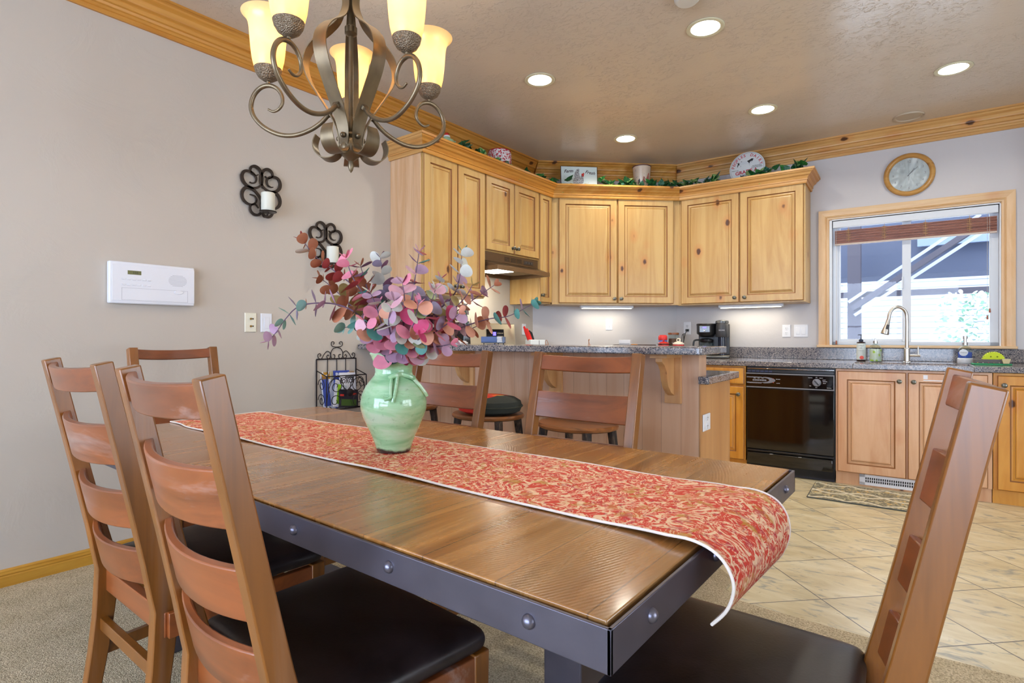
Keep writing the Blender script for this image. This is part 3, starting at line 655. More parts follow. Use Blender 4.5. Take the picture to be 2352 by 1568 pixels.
MB().box(x0+.05,x0+.34,-.36,-.14,1.668,1.688).build('hood_light',M['hoodl'],hd)
for g in range(3):
    m=MB()
    for k in range(5): m.box(x0+.25+g*.085,x0+.32+g*.085,-.3365,-.335,1.756+k*.008,1.760+k*.008)
    m.build('vent_slots',M['black'],hd)
m=MB(); m.box(x0+.52,x0+.66,-.339,-.335,1.752,1.792); cpn=m.build('control_plate',plain('hood_plate',(60,46,36),.4),hd,bevel=.001)
for k in range(3): MB().box(x0+.532+k*.04,x0+.562+k*.04,-.343,-.339,1.764,1.780).build('switch',M['darkgrey'],cpn)
sv=thing('stove','stainless steel stove with digital panel on its backguard','stove',FA[0],FA[1])
MB().box(3.418,4.155,-.66,-.01,.02,.905).build('oven_body',M['steel'],sv,bevel=.004)
MB().box(3.422,4.151,-.655,-.09,.9055,.922).build('cooktop',M['blackgloss'],sv)
m=MB(); m.hexa([(3.42,-.085,.923),(4.152,-.085,.923),(4.152,-.01,.923),(3.42,-.01,.923),(3.42,-.060,1.238),(4.152,-.060,1.238),(4.152,-.01,1.238),(3.42,-.01,1.238)]); bg_=m.build('backguard',plain('warm_steel',(206,196,172),.3,.9),sv,bevel=.006)
m=MB(); m.hexa([(3.74,-.0790,1.06),(3.98,-.0790,1.06),(3.98,-.07,1.06),(3.74,-.07,1.06),(3.74,-.0690,1.185),(3.98,-.0690,1.185),(3.98,-.06,1.185),(3.74,-.06,1.185)]); dp=m.build('control_panel',M['blackgloss'],bg_)
tl=Matrix.Rotation(math.atan2(-.010,.125),4,'X')
MB().box(3.82,3.86,-.0775,-.0765,1.128,1.160).build('clock_display',M['led'],bg_)
gm=plain('key_print',(150,140,120),.5)
for i in range(4):
    for j in range(3): MB().box(3.885+i*.022,3.897+i*.022,-.0815+j*.003,-.0765+j*.003,1.085+j*.03,1.094+j*.03).build('key',gm,bg_)
# under-cabinet lights
def ucl(label,F,x0,x1,y,z):
    r=thing('under_cabinet_light',label,'light',F[0],F[1])
    MB().box(x0,x1,y,y+.055,z-.026,z).build('housing',M['whitevinyl'],r,bevel=.003)
    MB().box(x0+.02,x1-.02,y-.0015,y+.045,z-.030,z-.0262).build('lens',M['tubel'],r)
    c=at(F,(x0+x1)/2,y+.04,z-.034); area('under_cabinet_lamp',c,(0,0,F[1]),x1-x0-.05,.04,1.5,(1,.90,.70))
ucl('white strip light under the diagonal corner cabinet',FD,.445,.975,-.20,ZB-.0005)
ucl('white strip light under the cabinet left of the window',FB,.47,1.03,-.20,ZB-.0065)
area('hood_lamp',at(FA,x0+.2,-.25,1.66),(0,0,0),.26,.16,4.5,(1,.92,.74))
# recessed ceiling lights
CL=[(-1.077,3.148,'large round ceiling downlight nearest the dining table'),(-2.18,3.093,'round ceiling downlight beside the chandelier'),(-2.23,4.472,'farthest-left round ceiling downlight above the corner cabinets'),(-1.116,4.548,'round ceiling downlight above the dishwasher'),(.03,4.621,'round ceiling downlight nearest the right edge')]
for x,y,lb_ in CL:
    r=thing('ceiling_downlight',lb_,'ceiling light',(x,y,0),0,'recessed kitchen downlights')
    MB().lathe([(.078,CH-.001),(.103,CH-.001),(.103,CH-.006),(.095,CH-.009),(.080,CH-.005),(.078,CH-.001)],(0,0,0),40).build('trim_ring',plain('lamp_ring',(206,200,170),.4),r)
    MB().lathe([(.0001,CH-.003),(.079,CH-.0045)],(0,0,0),36).build('lens',M['lamp'],r)
    area('downlight_lamp',(x,y,CH-.02),(0,0,0),.15,.15,8,(1,.93,.80),'DISK',R(150))
sp_=thing('ceiling_speaker','flat unlit round ceiling speaker near the window wall','speaker',(-.243,5.403,0))
MB().lathe([(.0001,CH-.004),(.080,CH-.004),(.086,CH-.010),(.100,CH-.010),(.104,CH-.001)],(0,0,0),40).build('grille',plain('speaker_tan',(186,172,150),.5),sp_)
sd=thing('smoke_detector','white disc at the top edge of the ceiling behind the large downlight','smoke detector',(-1.052,2.80,0)); MB().lathe([(.0001,CH-.035),(.050,CH-.034),(.062,CH-.022),(.066,CH-.001)],(0,0,0),32).build('housing',plain('detector_white',(210,206,196),.5),sd)
# ================================================================== CHANDELIER
ch=thing('chandelier','five-light bronze scroll chandelier with amber glass shades over the table','chandelier',(-1.549,1.118,0))
def rad(pts,a): return [(r_*math.cos(a),r_*math.sin(a),z) for r_,z in pts]
m=MB(); m.tube([(0,0,1.76),(0,0,2.42)],.0075,12); m.build('centre_rod',M['bronze'],ch)
MB().lathe([(.0001,1.652),(.006,1.660),(.010,1.675),(.008,1.690),(.020,1.700),(.036,1.715),(.040,1.732),(.036,1.752),(.024,1.762),(.016,1.768),(.020,1.776),(.014,1.785),(.018,1.80),(.010,1.82),(.007,1.84)],(0,0,0),32).build('hub',M['bronze'],ch)
MB().lathe([(.007,2.10),(.020,2.11),(.020,2.13),(.007,2.14)],(0,0,0),24).build('collar',M['bronze'],ch)
MB().lathe([(.007,2.40),(.03,2.41),(.035,2.43),(.02,2.45),(.006,2.46)],(0,0,0),24).build('top_hub',M['bronze'],ch)
m=MB()
for k in range(9):
    z=2.475+k*.040; Mx=T(0,0,z)@Matrix.Rotation(R(90*(k%2)),4,'Z')
    m.tube([(.011*math.cos(t*PI/8),0,.024*math.sin(t*PI/8)) for t in range(17)],.0028,6,M=Mx)
m.build('chain',M['bronze'],ch)
MB().lathe([(.012,2.83),(.05,2.835),(.065,2.850),(.066,CH-.0005)],(0,0,0),32).build('canopy',M['bronze'],ch)
cf=[129,57,-15,-87,-159]
ARM=[(.070,1.852),(.100,1.820),(.140,1.795),(.190,1.780),(.240,1.783),(.290,1.806),(.325,1.840),(.338,1.876),(.330,1.912),(.308,1.938),(.280,1.947),(.252,1.938),(.234,1.915),(.231,1.888),(.243,1.868),(.262,1.860),(.280,1.868)]
RIB=[(.030,1.720),(.036,1.735),(.036,1.765),(.045,1.80),(.070,1.850),(.105,1.905),(.138,1.960),(.152,2.010),(.142,2.055),(.110,2.095),(.070,2.125),(.040,2.155),(.024,2.200),(.030,2.260),(.052,2.320),(.060,2.360),(.045,2.400),(.018,2.425)]
CUR=[(.030,1.742),(.042,1.712),(.066,1.698),(.094,1.702),(.114,1.722),(.120,1.750),(.112,1.776)]
for a_ in cf:
    a=R(128.04-a_)
    pts=catmull(rad(ARM,a),6); n=len(pts)
    rr=[.0075 if k<n*.62 else .0075-.004*((k-n*.62)/(n*.38)) for k in range(n)]
    MB().tube(pts,rr,10).build('arm',M['bronze'],ch)
    for P_,wd,nm in((RIB,.048,'ribbon_strap'),(CUR,.052,'leaf_curl')):
        q=catmull(rad(P_,a),6); nn=len(q)
        sdv=Vector((-math.sin(a),math.cos(a),0))
        tp_=[1]*nn
        if nm=='ribbon_strap': ws=[wd*(.45+.55*min(1,math.sin(PI*min(1,k/(nn*.70)))+.12)) for k in range(nn)]
        else: ws=[wd*(.7+.3*math.sin(PI*k/nn)) for k in range(nn)]
        vs=[];fs=[]
        for k,p in enumerate(q):
            t_=(q[min(k+1,nn-1)]-q[max(k-1,0)]).normalized(); nv=t_.cross(sdv).normalized()
            for s1 in(-1,1):
                for s2 in(-1,1): vs.append(p+sdv*(s1*ws[k]/2)+nv*(s2*.0016))
        for k in range(nn-1):
            b=k*4
            for i,j in((0,1),(1,3),(3,2),(2,0)): fs.append((b+i,b+j,b+4+j,b+4+i))
        fs+= [(0,1,3,2),((nn-1)*4,(nn-1)*4+2,(nn-1)*4+3,(nn-1)*4+1)]
        MB().add(vs,fs,0,True).build(nm,M['bronze'],ch,ang=50)
    Mr=Matrix.Rotation(a,4,'Z')@T(.040,0,1.765)@Matrix.Rotation(R(90),4,'Y')
    MB().lathe([(.009,0),(.008,.005),(.0045,.008),(.0001,.009)],(0,0,0),14,M=Mr).build('rivet',M['bronze'],ch)
    MB().lathe([(.011,-.006),(.011,.006)],(0,0,0),14,M=Matrix.Rotation(a,4,'Z')@T(.074,0,1.849)@Matrix.Rotation(R(60),4,'Y')).build('ring',M['bronze'],ch)
    cx,cy=.280*math.cos(a),.280*math.sin(a)
    MB().lathe([(.0055,1.948),(.0055,1.962),(.0065,1.964)],(cx,cy,0),14).build('stem',M['bronze'],ch)
    MB().lathe([(.004,1.958),(.016,1.962),(.031,1.973),(.040,1.988),(.0435,2.002),(.041,2.003),(.03,1.99),(.006,1.975)],(cx,cy,0),30).build('cup',M['hammer'],ch)
    sh=[(.041,1.994),(.0445,2.010),(.0495,2.032),(.053,2.060),(.056,2.095),(.0585,2.130),(.062,2.150),(.069,2.166),(.0785,2.176),(.083,2.180)]
    inn=[(r_-.0028,z+.0005) for r_,z in reversed(sh)]
    MB().lathe(sh+inn,(cx,cy,0),40).build('glass_shade',M['shade'],ch)
    MB().lathe([(.0001,2.005),(.012,2.010),(.019,2.045),(.021,2.070),(.016,2.092),(.0001,2.100)],(cx,cy,0),18).build('bulb',M['bulb'],ch)
    l=bpy.data.lights.new('chandelier_bulb','POINT'); l.energy=17; l.color=(1,.90,.74); l.shadow_soft_size=.024
    lo=bpy.data.objects.new('chandelier_bulb',l); col.objects.link(lo); lo.location=(-1.549+cx,1.118+cy,2.105)
# ================================================================== DINING TABLE
tbl=thing('dining_table','long plank-topped dining table with riveted dark metal edge band','dining table',(-1.425,1.118,0))
hx,hy=1.105,.515; TZ=.760
t0=MB().box(-hx+.012,hx-.012,-hy+.012,hy-.012,.70,TZ).build('plank_top',M['top'],tbl,bevel=.002)
m=MB(); zb,zt=.700,.7565
for b in((-hx,hx,-hy,-hy+.006,zb,zt),(-hx,hx,hy-.006,hy,zb,zt),(-hx,-hx+.006,-hy,hy,zb,zt),(hx-.006,hx,-hy,hy,zb,zt)): m.box(*b)
bd=m.build('edge_band',M['pewter'],tbl,bevel=.0012)
def rivet(x,y,ax):
    Mq={'-y':T(x,-hy,.729)@Matrix.Rotation(R(90),4,'X'),'+y':T(x,hy,.729)@Matrix.Rotation(R(-90),4,'X'),'x':T(hx,y,.729)@Matrix.Rotation(R(90),4,'Y'),'-x':T(-hx,y,.729)@Matrix.Rotation(R(-90),4,'Y')}[ax]
    MB().lathe([(.0105,0),(.0100,.003),(.0075,.0065),(.004,.0085),(.0001,.009)],(0,0,0),20,M=Mq).build('rivet',M['rivet'],bd)
for k in range(8):
    x=.982-k*.2885; rivet(x,0,'-y'); rivet(x,0,'+y')
for y in(-.398,-.13,.14,.405): rivet(0,y,'x'); rivet(0,y,'-x')
for sx_ in(-1,1):
    xc=sx_*.74
    MB().box(xc-.05,xc+.05,-.40,.40,.62,.699).build('top_rail',M['pewter'],tbl,bevel=.004)
    MB().box(xc-.05,xc+.05,-.06,.06,.09,.62).build('pedestal_post',M['pewter'],tbl,bevel=.004)
    MB().box(xc-.05,xc+.05,-.36,.36,.0125,.09).build('foot_rail',M['pewter'],tbl,bevel=.004)
MB().box(-.69,.69,-.03,.03,.39,.45).build('stretcher',M['pewter'],tbl,bevel=.004)
# runner: lies on the top, right end curls over the edge
rn=thing('table_runner','red and gold paisley runner with cream piping along the middle of the table','table runner')
def rpath(f):   # f 0 near edge .. 1 far edge -> list of (x,z)
    p=[(-2.524,.7625)]
    k=0
    x=-2.43
    while x<-.47:
        wv=.0035*math.sin(x*7+ (3 if f<.5 else 1))*(1 if abs(f-.5)>.4 else .25)
        p.append((x,.7635+max(0,wv))); x+=.10
    p+=[(-.43,.767),(-.38,.772),(-.335,.774),(-.30,.766),(-.278,.750),(-.265,.725)]
    if f<.5: p+=[(-.266,.700),(-.276,.676),(-.296,.652)]
    else: p+=[(-.262,.700),(-.266,.676),(-.276,.650)]
    return p
n=9; A_=rpath(0); B_=rpath(1); vs=[];fs=[]; mm=len(A_)
for i in range(mm):
    for j in range(n+1):
        f=j/n; xa=A_[i][0]*(1-f)+B_[i][0]*f; za=A_[i][1]*(1-f)+B_[i][1]*f
        y=.925+.395*f
        if i<2: y=.940+.385*f
        tt=max(0,(xa+.47)/.2); 
        if i>mm-9: y=.915+(.385)*f-.02*(i-(mm-9))/8
        vs.append((xa,y,za+.0005*math.sin(9*xa+5*f)))
for i in range(mm-1):
    for j in range(n): fs.append((i*(n+1)+j,(i+1)*(n+1)+j,(i+1)*(n+1)+j+1,i*(n+1)+j+1))
o=MB().add(vs,fs,0,True).build('cloth',M['runner'],rn)
so=o.modifiers.new('s','SOLIDIFY'); so.thickness=.0025; so.offset=1; ss=o.modifiers.new('sub','SUBSURF'); ss.levels=2; ss.render_levels=2
edge=[Vector(vs[i*(n+1)]) for i in range(mm)]; edge2=[Vector(vs[i*(n+1)+n]) for i in range(mm)]
up=Vector((0,0,.001))
MB().tube(catmull([p+up for p in edge],4),.0028,8).build('piping',M['cream'],rn)
MB().tube(catmull([p+up for p in edge2],4),.0022,8).build('piping',M['cream'],rn)
MB().tube([edge[0]+up,edge2[0]+up],.0026,8).build('piping',M['cream'],rn); MB().tube([edge[-1]+up,edge2[-1]+up],.0026,8).build('piping',M['cream'],rn)
# ================================================================== CHAIRS
LEAN=math.tan(R(12))
def make_chair(label,variant=0):
    r=thing('dining_chair',label,'chair')
    W=.455 if not variant else .38
    pw=.036; TT=1.052 if not variant else 1.062; ys=-.205; sz=.462
    zs=sz-.02
    xo=W/2-pw/2
    def back(z): return ys-(z-zs)*LEAN if z>zs else ys-.055*((zs-z)/zs)**1.6
    for s in(-1,1):
        pts=[(s*xo,back(z),z) for z in([0.0128,.10,.20,.30,.36,.40,zs,.50,.56,.7,.85,1.0,TT])]
        MB().bar(pts,pw,[.038,.040,.044,.048,.052,.054,.053,.050,.045,.041,.039,.038,.038],(0,1,0)).build('back_post',M['chair'],r,bevel=.003)
    SL=[(.985,1.042),(.806,.905),(.645,.738),(.497,.588)] if not variant else [(1.012,1.056),(.70,.765),(.56,.63)]
    for z0,z1 in SL:
        vs=[];fs=[];N=14; hw=W/2-pw+.004
        nrm=Vector((0,-1,-LEAN)).normalized(); upv=Vector((0,-LEAN,1)).normalized()
        for i in range(N+1):
            f=i/N*2-1; bow=.036*(1-f*f)
            for z,thk in((z0,0),(z1,0),(z1,1),(z0,1)):
                b=Vector((f*hw,back(z),z))+nrm*(bow-.002+(.008 if thk else -.008)); vs.append(b)
        for i in range(N):
            for k in range(4):
                k2=(k+1)%4; fs.append((i*4+k,i*4+k2,i*4+4+k2,i*4+4+k))
        fs+=[(3,2,1,0),(N*4,N*4+1,N*4+2,N*4+3)]
        MB().add(vs,fs,0,True).build('slat',M['slat'],r,bevel=.003,ang=50)
    wb,wf=.250,.272
    if variant: wb,wf=.215,.235
    d=.215 if not variant else .25
    # cushion: pillow-edged slab
    def sh(k,z): 
        P=[]
        for (x,y) in((-wb,ys+.012),(wb,ys+.012),(wf,d),(-wf,d)): P.append((x,y))
        c=[(sum(p[0] for p in P)/4),(sum(p[1] for p in P)/4)]
        out=[]; rr=.035
        for i in range(4):
            p=Vector(P[i]); a=Vector(P[i-1]); b=Vector(P[(i+1)%4]); da=(a-p).normalized(); db=(b-p).normalized()
            for t_ in range(5):
                u=t_/4; q=(p+da*rr)*(1-u)**2+2*p*u*(1-u)+(p+db*rr)*u*u; out.append(q)
        return [(c[0]+(q.x-c[0])*k,c[1]+(q.y-c[1])*k,z) for q in out]
    L=[(.93,sz-.006),(.985,sz+.004),(1.0,sz+.018),(.992,sz+.030),(.965,sz+.040),(.90,sz+.047),(.7,sz+.052),(.4,sz+.054),(.1,sz+.055)]
    vs=[];fs=[];n=20
    for k,z in L: vs+=sh(k,z-.022)
    for i in range(len(L)-1):
        for k in range(n): k2=(k+1)%n; fs.append((i*n+k,i*n+k2,(i+1)*n+k2,(i+1)*n+k))
    fs.append(tuple(range(n-1,-1,-1))); fs.append(tuple((len(L)-1)*n+k for k in range(n)))
    MB().add(vs,fs,0,True).build('seat_cushion',M['leather'],r,subs=1)
    za,zc=.372,.434
    m=MB()
    m.box(-wb+.02,wb-.02,ys-.006,ys+.018,za,zc); m.box(-wf+.03,wf-.03,d-.03,d-.008,za,zc)
    for s in(-1,1): m.bar([(s*(wb-.018),ys,(za+zc)/2),(s*(wf-.018),d-.02,(za+zc)/2)],.022,zc-za,(0,0,1))
    m.build('seat_rail',M['slat'],r,bevel=.002)
    for s in(-1,1): MB().bar([(s*(wf-.026),d-.024,.0128),(s*(wf-.026),d-.024,zc+.004)],.042,.042,(0,1,0),taper=[.8,1]).build('front_leg',M['chair'],r,bevel=.003)
    m=MB()
    for s in(-1,1): m.bar([(s*(W/2-.018),back(.2)+.02,.20),(s*(wf-.026),d-.04,.20)],.020,.034,(0,0,1))
    m.bar([(-W/2+.03,back(.28),.28),(W/2-.03,back(.28),.28)],.020,.034,(0,0,1)); m.build('stretcher',M['chair'],r,bevel=.002)
    return r
G='ladder-back chairs around the dining table'
c1=make_chair('ladder-back wooden chair nearest the camera on the near side of the table'); c1['group']=G
c1.location=(-1.06,.7236,0); c1.rotation_euler=(0,0,R(-3.6))
dup(c1,(-1.742,.761,0),0,'ladder-back chair behind the nearest one, close to the left wall',G)
dup(c1,(-1.061,1.474,0),PI,'ladder-back chair on the far side of the table nearest the bar end',G)
dup(c1,(-1.757,1.474,0),PI,'ladder-back chair on the far side of the table, right behind the vase',G)
dup(c1,(-.306,1.085,0),R(92.8),'ladder-back chair at the right end of the table, seen from the side',G)
c3=make_chair('narrow wooden chair with a thin top rail at the wall end of the table',1); c3.location=(-2.55,1.09,0); c3.rotation_euler=(0,0,R(-90)); c3['group']=G
# ================================================================== BAR STOOLS
def stool(label,loc,rz=0):
    r=thing('bar_stool',label,'stool',loc,rz,'round wooden stools at the bar')
    MB().lathe([(.0001,.668),(.185,.668),(.205,.676),(.208,.686),(.200,.696),(.17,.694),(.0001,.688)],(0,0,0),40,sy=.86).build('seat',M['stoolseat'],r)
    for sx_ in(-1,1):
        for sy_ in(-1,1):
            pts=[(sx_*(.13+.06*(1-k/6)),sy_*(.10+.06*(1-k/6)),.013+.657*k/6) for k in range(7)]
            MB().tube(pts,[.021+.002*math.sin(k*2.3+sx_) for k in range(7)],10).build('leg',M['bark'],r)
    for z,q in((.22,.175),(.36,.16)):
        m=MB(); m.tube([(-q,-q+.02,z),(q,-q+.02,z)],.011,8); m.tube([(-q,q-.02,z),(q,q-.02,z)],.011,8); m.tube([(-q,-q+.02,z+.05),(-q,q-.02,z+.05)],.011,8); m.tube([(q,-q+.02,z+.05),(q,q-.02,z+.05)],.011,8); m.build('rung',M['bark'],r)
    return r
s1=stool('round wooden bar stool with bark legs under the leaf cushion',(-2.00,2.34,0),R(8))
s2=dup(s1,(-1.425,2.34,0),R(-6),'round bark-legged bar stool directly behind the right far chair','round wooden stools at the bar')
s3=dup(s1,(-2.66,2.33,0),R(4),'round bark-legged bar stool mostly hidden behind the vase','round wooden stools at the bar')
cu=thing('seat_cushion','round autumn-leaf tapestry cushion, orange, red and dark green, on the bar stool','cushion',(-1.985,2.335,.695))
t=NT('tapestry_leaf'); v=t.coord(False); 
c=t.ramp(t.noise(v,7,2,.5,.9),[(.0,lin((226,110,24))),(.47,lin((222,100,22))),(.49,lin((198,44,24))),(1,lin((180,36,24)))],'LINEAR')
sp=t.node('ShaderNodeSeparateXYZ'); t.link(v,sp.inputs[0])
lf=t.step(t.vor(v,9),.22,.16); c=t.mix(t.math('MULTIPLY',lf,.7),c,lin((170,140,70)))
half=t.math('GREATER_THAN',t.math('ADD',sp.outputs[0],t.math('MULTIPLY',t.noise(v,6,2),.12)),.135); c2=t.mix(lf,lin((40,44,38)),lin((150,138,88)))
c=t.mix(half,c,c2); t.bump(t.noise(v,180,2),.3,.002); M['tap']=t.set(c,.85)
MB().lathe([(.0001,.003),(.14,.003),(.178,.018),(.190,.045),(.182,.072),(.15,.090),(.09,.100),(.0001,.103)],(0,0,0),36,sy=.86).build('cushion_body',M['tap'],cu)
MB().tube([(.191*math.cos(a*PI/24),.191*.86*math.sin(a*PI/24),.045) for a in range(49)],.004,6).build('piping',plain('dark_green_piping',(46,48,36),.8),cu)
# ================================================================== VASE AND BOUQUET
t=NT('celadon_glaze'); v=t.coord(True); v2=t.coord(True,(1,1,4)); a=t.noise(v2,7,4,.6,.4); b=t.noise(v,60,4,.7)
c=t.ramp(a,[(.32,lin((134,184,136))),(.5,lin((164,206,160))),(.66,lin((186,212,180)))])
c=t.mix(t.math('MULTIPLY',t.step(b,.60,.70),.35),c,lin((96,104,78)))
sp=t.node('ShaderNodeSeparateXYZ'); tc=t.node('ShaderNodeTexCoord'); t.link(tc.outputs['Object'],sp.inputs[0])
ez=t.math('MULTIPLY_ADD',t.noise(v,26,3),.030,sp.outputs[2]); c=t.mix(t.math('SUBTRACT',1,t.step(ez,.022,.030)),c,lin((66,50,46)))
t.bump(t.noise(v2,30,3),.12,.004); M['celadon']=t.set(c,.12,coat=.5)
vs_=thing('vase','green celadon ceramic vase with loose ribbon loops at its neck, on the runner','vase',(-1.324,1.11,.7668))
out=[(.046,.0),(.050,.002),(.055,.020),(.066,.050),(.080,.080),(.092,.108),(.0985,.130),(.099,.150),(.094,.175),(.082,.200),(.068,.218),(.058,.230),(.0555,.240),(.057,.256),(.062,.272),(.068,.288),(.072,.294),(.0705,.298),(.066,.297)]
inn=[(.060,.280),(.052,.245),(.060,.22),(.090,.16),(.08,.09),(.0001,.02)]
MB().lathe(out+inn,(0,0,0),48).build('body',M['celadon'],vs_)
# clay ribbon loops: azimuth measured towards the camera
az0=math.atan2(-1.11,1.324)
def vr(z):
    for (r0,z0),(r1,z1) in zip(out,out[1:]):
        if z0<=z<=z1 and z1>z0: return r0+(r1-r0)*(z-z0)/(z1-z0)
    return .06
def vp(da,z,o): r_=vr(z)+o; a=az0+da; return (r_*math.cos(a),r_*math.sin(a),z)
for dirs in(.35,PI):
    for pts,w_ in(([vp(dirs-.55+k*.11,.226+.010*math.sin(k*.35),.008+.004*math.sin(k*.9)) for k in range(11)],.0095),
              ([vp(dirs-.45-.0*k,.232-.012*k,.006) for k in range(6)]+[vp(dirs-.62,.165,.003)],.006),
              ([vp(dirs-.20-.03*k,.230-.012*k,.009-.001*k) for k in range(7)],.006),
              ([vp(dirs+.45+.07*k,.234-.011*k,.008) for k in range(7)],.0065)):
        MB().tube(catmull(pts,5),w_*.8,8).build('clay_ribbon',M['celadon'],vs_)
BR={'a':[(-1.324, 1.11, 1.044), (-1.338, 1.074, 1.075), (-1.333, 1.027, 1.138), (-1.342, 0.982, 1.183), (-1.376, 0.942, 1.205), (-1.425, 0.904, 1.208), (-1.463, 0.874, 1.196), (-1.49, 0.853, 1.162), (-1.509, 0.838, 1.127), (-1.527, 0.824, 1.101)],
'b':[(-1.324, 1.11, 1.044), (-1.376, 1.095, 1.15), (-1.443, 1.067, 1.255), (-1.509, 1.028, 1.318), (-1.552, 0.995, 1.359), (-1.591, 0.965, 1.418)],
'c':[(-1.324, 1.11, 1.044), (-1.336, 1.05, 1.181), (-1.37, 0.998, 1.282), (-1.387, 0.984, 1.343)],
'd':[(-1.32, 1.113, 1.044), (-1.376, 1.133, 1.185), (-1.413, 1.142, 1.283), (-1.436, 1.149, 1.366)],
'e':[(-1.313, 1.118, 1.044), (-1.272, 1.125, 1.182), (-1.243, 1.122, 1.284), (-1.226, 1.123, 1.363)],
'f':[(-1.303, 1.127, 1.044), (-1.262, 1.196, 1.164), (-1.218, 1.256, 1.239), (-1.202, 1.269, 1.294), (-1.195, 1.274, 1.379)],
'g':[(-1.297, 1.131, 1.044), (-1.225, 1.188, 1.143), (-1.152, 1.245, 1.209), (-1.084, 1.298, 1.269)],
'h':[(-1.297, 1.131, 1.044), (-1.206, 1.152, 1.097), (-1.114, 1.185, 1.139), (-1.048, 1.225, 1.163), (-0.998, 1.263, 1.173), (-0.944, 1.306, 1.208)],
'i':[(-1.292, 1.135, 1.044), (-1.25, 1.193, 1.09), (-1.19, 1.266, 1.124), (-1.143, 1.315, 1.155)],
'j':[(-1.334, 1.102, 1.044), (-1.33, 1.042, 1.11), (-1.357, 1.008, 1.142), (-1.392, 0.981, 1.139)],
'k':[(-1.329, 1.106, 1.044), (-1.406, 1.11, 1.144), (-1.49, 1.082, 1.207), (-1.555, 1.056, 1.268), (-1.589, 1.029, 1.302)],
'l':[(-1.326, 1.109, 1.044), (-1.36, 1.082, 1.163), (-1.386, 1.061, 1.255), (-1.404, 1.048, 1.328)],
'm':[(-1.303, 1.127, 1.044), (-1.306, 1.2, 1.158), (-1.283, 1.244, 1.242), (-1.269, 1.254, 1.297)],
'n':[(-1.3, 1.129, 1.044), (-1.185, 1.168, 1.155), (-1.126, 1.202, 1.219), (-1.103, 1.22, 1.264)],
'o':[(-1.313, 1.118, 1.044), (-1.21, 1.047, 1.128), (-1.175, 1.024, 1.2), (-1.172, 1.013, 1.259)],
'p':[(-1.308, 1.123, 1.044), (-1.181, 1.069, 1.116), (-1.123, 1.064, 1.188), (-1.101, 1.068, 1.241)],
'q':[(-1.318, 1.114, 1.044), (-1.249, 1.016, 1.116), (-1.233, 0.978, 1.182), (-1.242, 0.958, 1.235)],
'r':[(-1.303, 1.127, 1.044), (-1.162, 1.084, 1.104), (-1.085, 1.094, 1.146), (-1.043, 1.101, 1.175)],
's':[(-1.324, 1.11, 1.044), (-1.279, 1.018, 1.091), (-1.266, 0.977, 1.122), (-1.264, 0.954, 1.158)],
't':[(-1.313, 1.118, 1.044), (-1.182, 1.03, 1.092), (-1.126, 1.011, 1.145), (-1.101, 1.005, 1.196)],
'u':[(-1.316, 1.116, 1.044), (-1.211, 1.008, 1.104), (-1.178, 0.97, 1.157), (-1.151, 0.966, 1.208)],
'v':[(-1.303, 1.127, 1.044), (-1.196, 1.108, 1.079), (-1.128, 1.111, 1.085), (-1.097, 1.123, 1.092)],
'w':[(-1.31, 1.121, 1.044), (-1.358, 1.21, 1.117), (-1.349, 1.268, 1.189), (-1.318, 1.318, 1.219)],
'x':[(-1.32, 1.113, 1.044), (-1.418, 1.163, 1.117), (-1.473, 1.171, 1.189), (-1.523, 1.157, 1.233)],
'y':[(-1.313, 1.118, 1.044), (-1.387, 1.187, 1.131), (-1.405, 1.224, 1.217), (-1.401, 1.24, 1.283)],
'z':[(-1.306, 1.124, 1.044), (-1.178, 1.059, 1.079), (-1.139, 1.039, 1.104), (-1.103, 1.029, 1.127)]}
PALC=[('pink',(232,140,160)),('magenta',(204,70,112)),('mauve',(184,146,170)),('plum',(132,88,120)),('teal',(84,146,134)),('aqua',(140,186,174)),('copper',(180,112,80)),('olive',(176,158,98)),('peach',(214,150,122)),('cream',(216,216,204)),('red',(168,62,62)),('pale_pink',(218,166,178)),('sage',(168,182,128)),('violet_grey',(156,144,172))]
LM=[]
for n_,c_ in PALC:
    t=NT('eucalyptus_'+n_); g=t.noise(t.coord(False),38,3); d_=tuple(int(x*.84) for x in c_); LM.append(t.set(t.mix(g,lin(d_),lin(c_)),.55))
PI_={n_:i for i,(n_,c_) in enumerate(PALC)}
def pal(s): return [PI_[k] for k in s.split()]
PL=pal('copper teal violet_grey mauve copper aqua olive plum'); PC=pal('pink magenta mauve peach violet_grey pale_pink cream pink teal mauve pale_pink plum cream sage'); PR=pal('olive copper peach cream plum mauve olive sage'); PW=pal('cream cream pale_pink mauve')
BP_={'a':pal('mauve aqua violet_grey mauve copper teal copper olive'),'b':pal('copper red copper olive cream'),'c':pal('pink red pink mauve'),'d':pal('cream violet_grey plum teal'),'e':pal('plum pale_pink violet_grey teal red mauve'),'f':pal('cream red mauve plum teal'),'g':pal('mauve copper cream'),'h':pal('teal red peach mauve sage teal'),'i':pal('copper cream mauve plum'),'j':pal('aqua mauve cream'),'k':pal('copper olive cream copper'),'l':pal('plum teal magenta copper'),'m':pal('cream pink teal olive'),'n':pal('peach olive cream copper')}
def leaf(mb,base,d,up,L,W,mi,cup=.18):
    d=Vector(d).normalized(); up=Vector(up); s=d.cross(up).normalized(); n=s.cross(d).normalized()
    K=18; vs=[Vector(base)+d*L*.5-n*cup*L*.5]; 
    for k in range(K):
        a=2*PI*k/K; rx=.5-.5*math.cos(a); ry=math.sin(a)*(1-.18*math.cos(a)); 
        vs.append(Vector(base)+d*L*rx+s*(W*.5*ry)+n*(cup*L*.12*abs(ry)-cup*L*.35*(rx-.5)**2))
    mb.add(vs,[(0,1+k,1+(k+1)%K) for k in range(K)],mi,True)
bq=thing('eucalyptus_bouquet','wide bouquet of pink, teal, copper and cream eucalyptus leaves in the green vase','bouquet',(-1.324,1.11,1.0))
